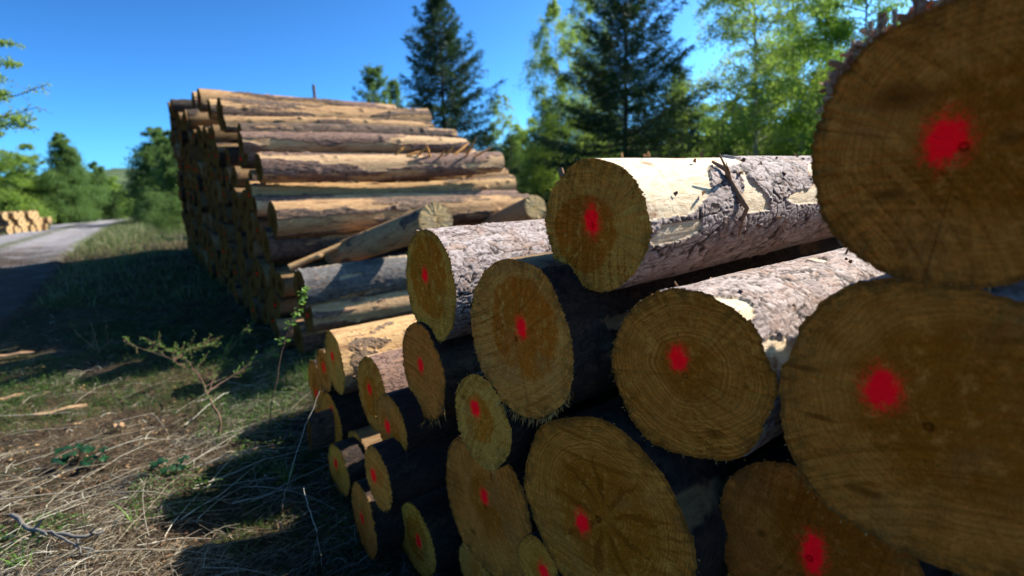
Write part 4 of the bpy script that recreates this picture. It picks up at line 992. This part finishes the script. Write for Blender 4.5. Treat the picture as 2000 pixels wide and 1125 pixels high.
M_greywood = tint_material('weathered_grey_wood', [(0, (.07, .062, .055)), (1, (.13, .118, .105))], .85, bump=(90, .002))
def twiggy(name, label, cat, stems, leaves=None, leafmat=None, lmat=M_twig, leafsize=.02, tint=.5, seed=0, side=0, nl=0, sidel=.1, flat=False):
    "stems: list of (points, r0, r1)"
    r_ = np.random.default_rng(seed); a = Acc(); LP = []; O = np.array(stems[0][0][0], float)
    for pts, ra, rb in stems:
        pts = np.array(pts, float) - O
        t = np.linspace(0, len(pts) - 1, len(pts) * 4); P = np.stack([np.interp(t, np.arange(len(pts)), pts[:, q]) for q in range(3)], 1)
        P += r_.normal(size=P.shape) * .003; V, F = tube(P, np.linspace(ra, rb, len(P)), 6); a.add(V, F, tint)
        LP += [(p, ra * 0) for p in P[len(P) // 3:]]
        for s in range(side):
            p = P[int(r_.integers(len(P) // 4, len(P)))]; d = (P[-1] - P[0]); d = d / np.linalg.norm(d) + r_.normal(size=3) * .6; d /= np.linalg.norm(d); l = r_.uniform(.4, 1.2) * sidel
            e = p + d * l; e[2] = max(e[2], p[2] - .04); V, F = tube([p, (p + e) / 2 + r_.normal(size=3) * .008, e], [rb * 1.2, rb, rb * .5], 4); a.add(V, F, tint + .2)
            for u in np.linspace(.2, 1, 5): LP.append((p + (e - p) * u, 1))
    root = ob(name, None); root.location = O; tag(root, label, cat)
    ob('stem', a.mesh('stem'), lmat, root)
    if nl:
        LPa = np.array([q[0] for q in LP]); idx = r_.integers(0, len(LPa), nl)
        P = LPa[idx] + r_.normal(size=(nl, 3)) * .006; D = r_.normal(size=(nl, 3)) + np.array([0, 0, .35])
        V, F, t = cards(P, D, r_.normal(size=(nl, 3)) * .4 + np.array([0, 0, 1.]), r_.uniform(.6, 1.3, nl) * leafsize, r_.uniform(.25, .4, nl) * leafsize, r_.random(nl))
        ob('foliage', mesh('foliage', V, F, {'tint': t}, False), leafmat, root)
    return root
M_fresh = tint_material('fresh_leaves', [(0, (0.080, 0.160, 0.024)), (1, (0.192, 0.304, 0.064))], .5, (.4, (.25, .45, .06)))
g = lambda px, py, Y: at(px, py, Y)
b0 = gp(512, 885)
Yb = b0[1]
twiggy('tall_weed', 'tall thin leafy weed standing in front of the blue grey log', 'weed', [([b0, g(532, 780, Yb - .02), g(550, 690, Yb), g(566, 640, Yb + .02), g(578, 600, Yb + .02)], .004, .0018)], seed=3, tint=.2)
# its leaf clusters
def leaf_cluster(root, pts, n, spread, size, seed):
    r_ = np.random.default_rng(seed); O = np.array(root.location); P = []
    for p in pts: P.append(np.array(p) - O + r_.normal(size=(n, 3)) * spread)
    P = np.concatenate(P); m = len(P)
    V, F, t = cards(P, r_.normal(size=(m, 3)) + np.array([.5, 0, .3]), r_.normal(size=(m, 3)) * .5 + np.array([0, 0, 1.]), r_.uniform(.6, 1.3, m) * size, r_.uniform(.28, .42, m) * size, r_.random(m))
    ob('foliage', mesh('foliage', V, F, {'tint': t}, False), M_fresh, root)
wr = [o_ for o_ in bpy.data.objects if o_.name == 'tall_weed'][0]
leaf_cluster(wr, [g(590, 572, Yb), g(600, 562, Yb), g(592, 588, Yb), g(576, 612, Yb), g(565, 632, Yb), g(548, 668, Yb), g(588, 600, Yb)], 9, .014, .03, 5)
c0 = gp(430, 858); Ys = c0[1]
twiggy('birch_sapling', 'twiggy sapling with many tiny green leaves lying over the straw', 'sapling', [
  ([c0, g(428, 812, Ys), g(405, 770, Ys + 0.55), g(392, 735, Ys + 0.77), g(330, 700, Ys + 0.88), g(250, 672, Ys + 1.10)], .008, .0025),
  ([g(405, 770, Ys + 0.55), g(420, 735, Ys + 0.88), g(440, 690, Ys + 1.10), g(490, 640, Ys + 1.32)], .0035, .0012),
  ([g(392, 735, Ys + 0.66), g(350, 690, Ys + 1.10), g(290, 668, Ys + 1.32)], .005, .0015),
  ([g(410, 760, Ys + 0.66), g(460, 730, Ys + 0.88), g(510, 700, Ys + 1.10), g(540, 690, Ys + 1.10)], .005, .0015),
  ([g(340, 705, Ys + 0.88), g(370, 680, Ys + 1.10), g(420, 672, Ys + 1.21)], .004, .0015)], leafmat=M_fresh, leafsize=.016, side=22, nl=1300, sidel=.17, seed=8, tint=.0)
d0 = gp(195, 690); Yd = d0[1]
twiggy('bare_twig', 'bare reddish twig with buds rising from the dark soil at the left', 'twig', [([d0, g(185, 660, Yd), g(178, 630, Yd)], .004, .002), ([g(195, 688, Yd), g(170, 668, Yd), g(143, 645, Yd)], .003, .0015), ([g(195, 688, Yd), g(212, 668, Yd), g(205, 640, Yd)], .003, .0015)], leafmat=M_flake, leafsize=.02, side=3, nl=50, sidel=.08, seed=9, tint=.9)
e0 = gp(30, 1030, .07)
twiggy('fallen_branch', 'grey forked branch lying in the bottom left corner', 'branch', [([e0, gp(60, 1058, .07), gp(110, 1068, .065), gp(165, 1076, .07), gp(208, 1068, .08)], .010, .007), ([gp(110, 1067, .07), gp(150, 1090, .06), gp(200, 1100, .05)], .006, .003), ([gp(155, 1075, .07), gp(163, 1105, .06)], .005, .003)], seed=10, tint=1.0, side=3, sidel=.08, lmat=M_greywood)
h0 = gp(600, 765, .02)
twiggy('straw_stem', 'long pale dead stem arching in front of the left end of the near pile', 'stem', [([gp(548, 1000), g(560, 950, 2.4), g(590, 850, 2.55), g(624, 762, 2.7)], .002, .0012)], seed=12, tint=1.0, lmat=M_straw)
twiggy('straw_stem', 'bent white dead stem in the dark grass by the bottom of the near pile', 'stem', [([gp(628, 1108), g(620, 1050, 2.1), g(605, 1000, 2.15), g(592, 952, 2.2)], .0022, .0014)], seed=13, tint=1.0, lmat=M_straw)
i0 = gp(488, 640)
twiggy('fallen_branch', 'thin bare branch sticking up behind the leafy sapling', 'branch', [([gp(420, 700, .03), g(455, 665, i0[1] - .3), g(494, 632, i0[1] - .35)], .007, .003)], seed=14, tint=.9, side=4, sidel=.12, nl=90, leafmat=M_fresh, leafsize=.02)

# long loose stems crossing the foreground
a = Acc(); r_ = np.random.default_rng(61)
for q in range(120):
    px = r_.uniform(-20, 620); py = r_.uniform(760, 1140); P = gp(px, py, r_.uniform(.01, .06)); az = .75 + r_.normal() * .55; l = r_.uniform(.25, .8)
    t = np.linspace(-.5, .5, 7); D = np.array([math.cos(az), math.sin(az), 0]); S_ = np.array([-D[1], D[0], 0]); bd = r_.normal() * .10
    pts = P + D * (l * t)[:, None] + S_ * (l * bd * t * t)[:, None]; pts[:, 2] = gh(pts[:, 0], pts[:, 1]) + r_.uniform(.01, .04) + .05 * r_.random() * (1 - 4 * t * t)
    V, F = tube(pts, np.linspace(.0022, .0009, 7) * r_.uniform(.6, 1.7), 4); a.add(V, F, np.clip(r_.normal() * .25 + .7, 0, 1))
tag(ob('straw_stems', a.mesh('straw_stems'), M_straw), 'long loose straw stalks criss-crossing the foreground ground', 'straw', kind='stuff')

def broadleaf(px, py, label, n, size, seed, mat):
    r_ = np.random.default_rng(seed); P0 = gp(px, py); a = Acc()
    for q in range(n):
        az = q * 6.28 / n + r_.normal() * .3; D = np.array([math.cos(az), math.sin(az), 0]); S_ = np.array([-D[1], D[0], 0]); l = size * r_.uniform(.7, 1.2)
        h = r_.uniform(.05, .10); st = P0 + D * l * .4 + np.array([0, 0, h]); V, F = tube([P0, (P0 + st) / 2 + np.array([0, 0, .01]), st], [.002, .002, .0015], 4); a.add(V - P0, F, .2)
        # lobed blade
        m = 20; th = np.linspace(0, 6.283, m, endpoint=False); rr = l * (.42 + .09 * np.cos(5 * th) + .05 * np.cos(9 * th + 1))
        rim_ = st + D * (rr * np.cos(th) + l * .35)[:, None] + S_ * (rr * np.sin(th))[:, None] + np.array([0, 0, 1]) * (.012 * np.sin(3 * th) - .25 * rr * .3)[:, None]
        cc_ = st + D * l * .35 + np.array([0, 0, .008]); V = np.concatenate([rim_, cc_[None]]) - P0
        j = np.arange(m); a.add(V, np.stack([j, (j + 1) % m, np.full(m, m)], 1), r_.random())
    o_ = ob('broadleaf_weed', a.mesh('broadleaf_weed', True), mat); o_.location = P0; tag(o_, label, 'weed')
M_dk = tint_material('dark_weed_leaf', [(0, (.01, .035, .014)), (1, (.022, .07, .025))], .4, (.25, (.05, .2, .05)))
broadleaf(152, 905, 'lobed deep green weed growing left in the straw', 6, .10, 71, M_dk)
broadleaf(343, 930, 'dark blue green weed in the half shade of the foreground', 4, .09, 72, M_dk)
broadleaf(195, 912, 'small dark leafed weed just right of the lobed one', 4, .08, 73, M_dk)
def tuft(px, py, label, n, l0, l1, seed):
    r_ = np.random.default_rng(seed); P0 = gp(px, py); az = r_.uniform(0, 6.28, n)
    D = np.stack([np.cos(az) * .7, np.sin(az) * .7, r_.uniform(.3, 1.2, n)], 1)
    V, F, t = ribbons(r_.normal(size=(n, 3)) * [.015, .015, 0], D, r_.uniform(l0, l1, n), r_.uniform(.003, .006, n), r_.normal(size=n) * .03, r_.uniform(0, .03, n), r_.random(n), 5)
    o_ = ob('grass_tuft', mesh('grass_tuft', V, F, {'tint': t}, False), M_fresh); o_.location = P0; tag(o_, label, 'grass tuft')
tuft(268, 1030, 'bright green grass sprout with broad blades in the foreground', 16, .06, .16, 81)
tuft(470, 905, 'slender green tuft beside the foot of the tall thin weed', 14, .06, .15, 82)
tuft(45, 1108, 'fresh tuft of fine grass in the bottom left corner', 40, .04, .09, 83)
tuft(560, 945, 'dim grass tuft in the shade left of the near pile', 18, .08, .2, 84)

# ------------------------------------------------------------------ light
AIR, DUST, OZ, SKYG, SKYMUL = .6, 1.4, 6.0, 1.6, (.36, .60, .53, 1)
SUN_EL = rad(40); sd = np.array([.885, .465]); sd /= np.linalg.norm(sd)
sun_dir = np.array([sd[0] * math.cos(SUN_EL), sd[1] * math.cos(SUN_EL), math.sin(SUN_EL)])
sl = bpy.data.lights.new('sun', 'SUN'); sl.energy = 5.0; sl.angle = rad(.5); sl.color = (1, .93, .83)
so = bpy.data.objects.new('sun', sl); COL.objects.link(so)
so.rotation_euler = Vector(sun_dir).to_track_quat('Z', 'Y').to_euler()
w = bpy.data.worlds.new('World'); S.world = w; w.use_nodes = True
nt = w.node_tree; bg = nt.nodes['Background']
sky = nt.nodes.new('ShaderNodeTexSky'); sky.sky_type = 'NISHITA'; sky.sun_disc = False
sky.sun_elevation = SUN_EL; sky.sun_rotation = math.atan2(sd[0], sd[1]); sky.altitude = 300; sky.air_density = AIR; sky.dust_density = DUST; sky.ozone_density = OZ
mx = nt.nodes.new('ShaderNodeMix'); mx.data_type = 'RGBA'; mx.blend_type = 'MULTIPLY'; mx.inputs[0].default_value = 1
gm_ = nt.nodes.new('ShaderNodeGamma'); gm_.inputs[1].default_value = SKYG
nt.links.new(sky.outputs[0], gm_.inputs[0]); nt.links.new(gm_.outputs[0], mx.inputs[6]); mx.inputs[7].default_value = SKYMUL
nt.links.new(mx.outputs[2], bg.inputs[0]); bg.inputs[1].default_value = .10
S.view_settings.view_transform = 'Standard'; S.view_settings.look = 'None'; S.view_settings.exposure = 1.2; S.view_settings.gamma = 1
S.render.resolution_x = 1024; S.render.resolution_y = 576
S.render.engine = 'CYCLES'
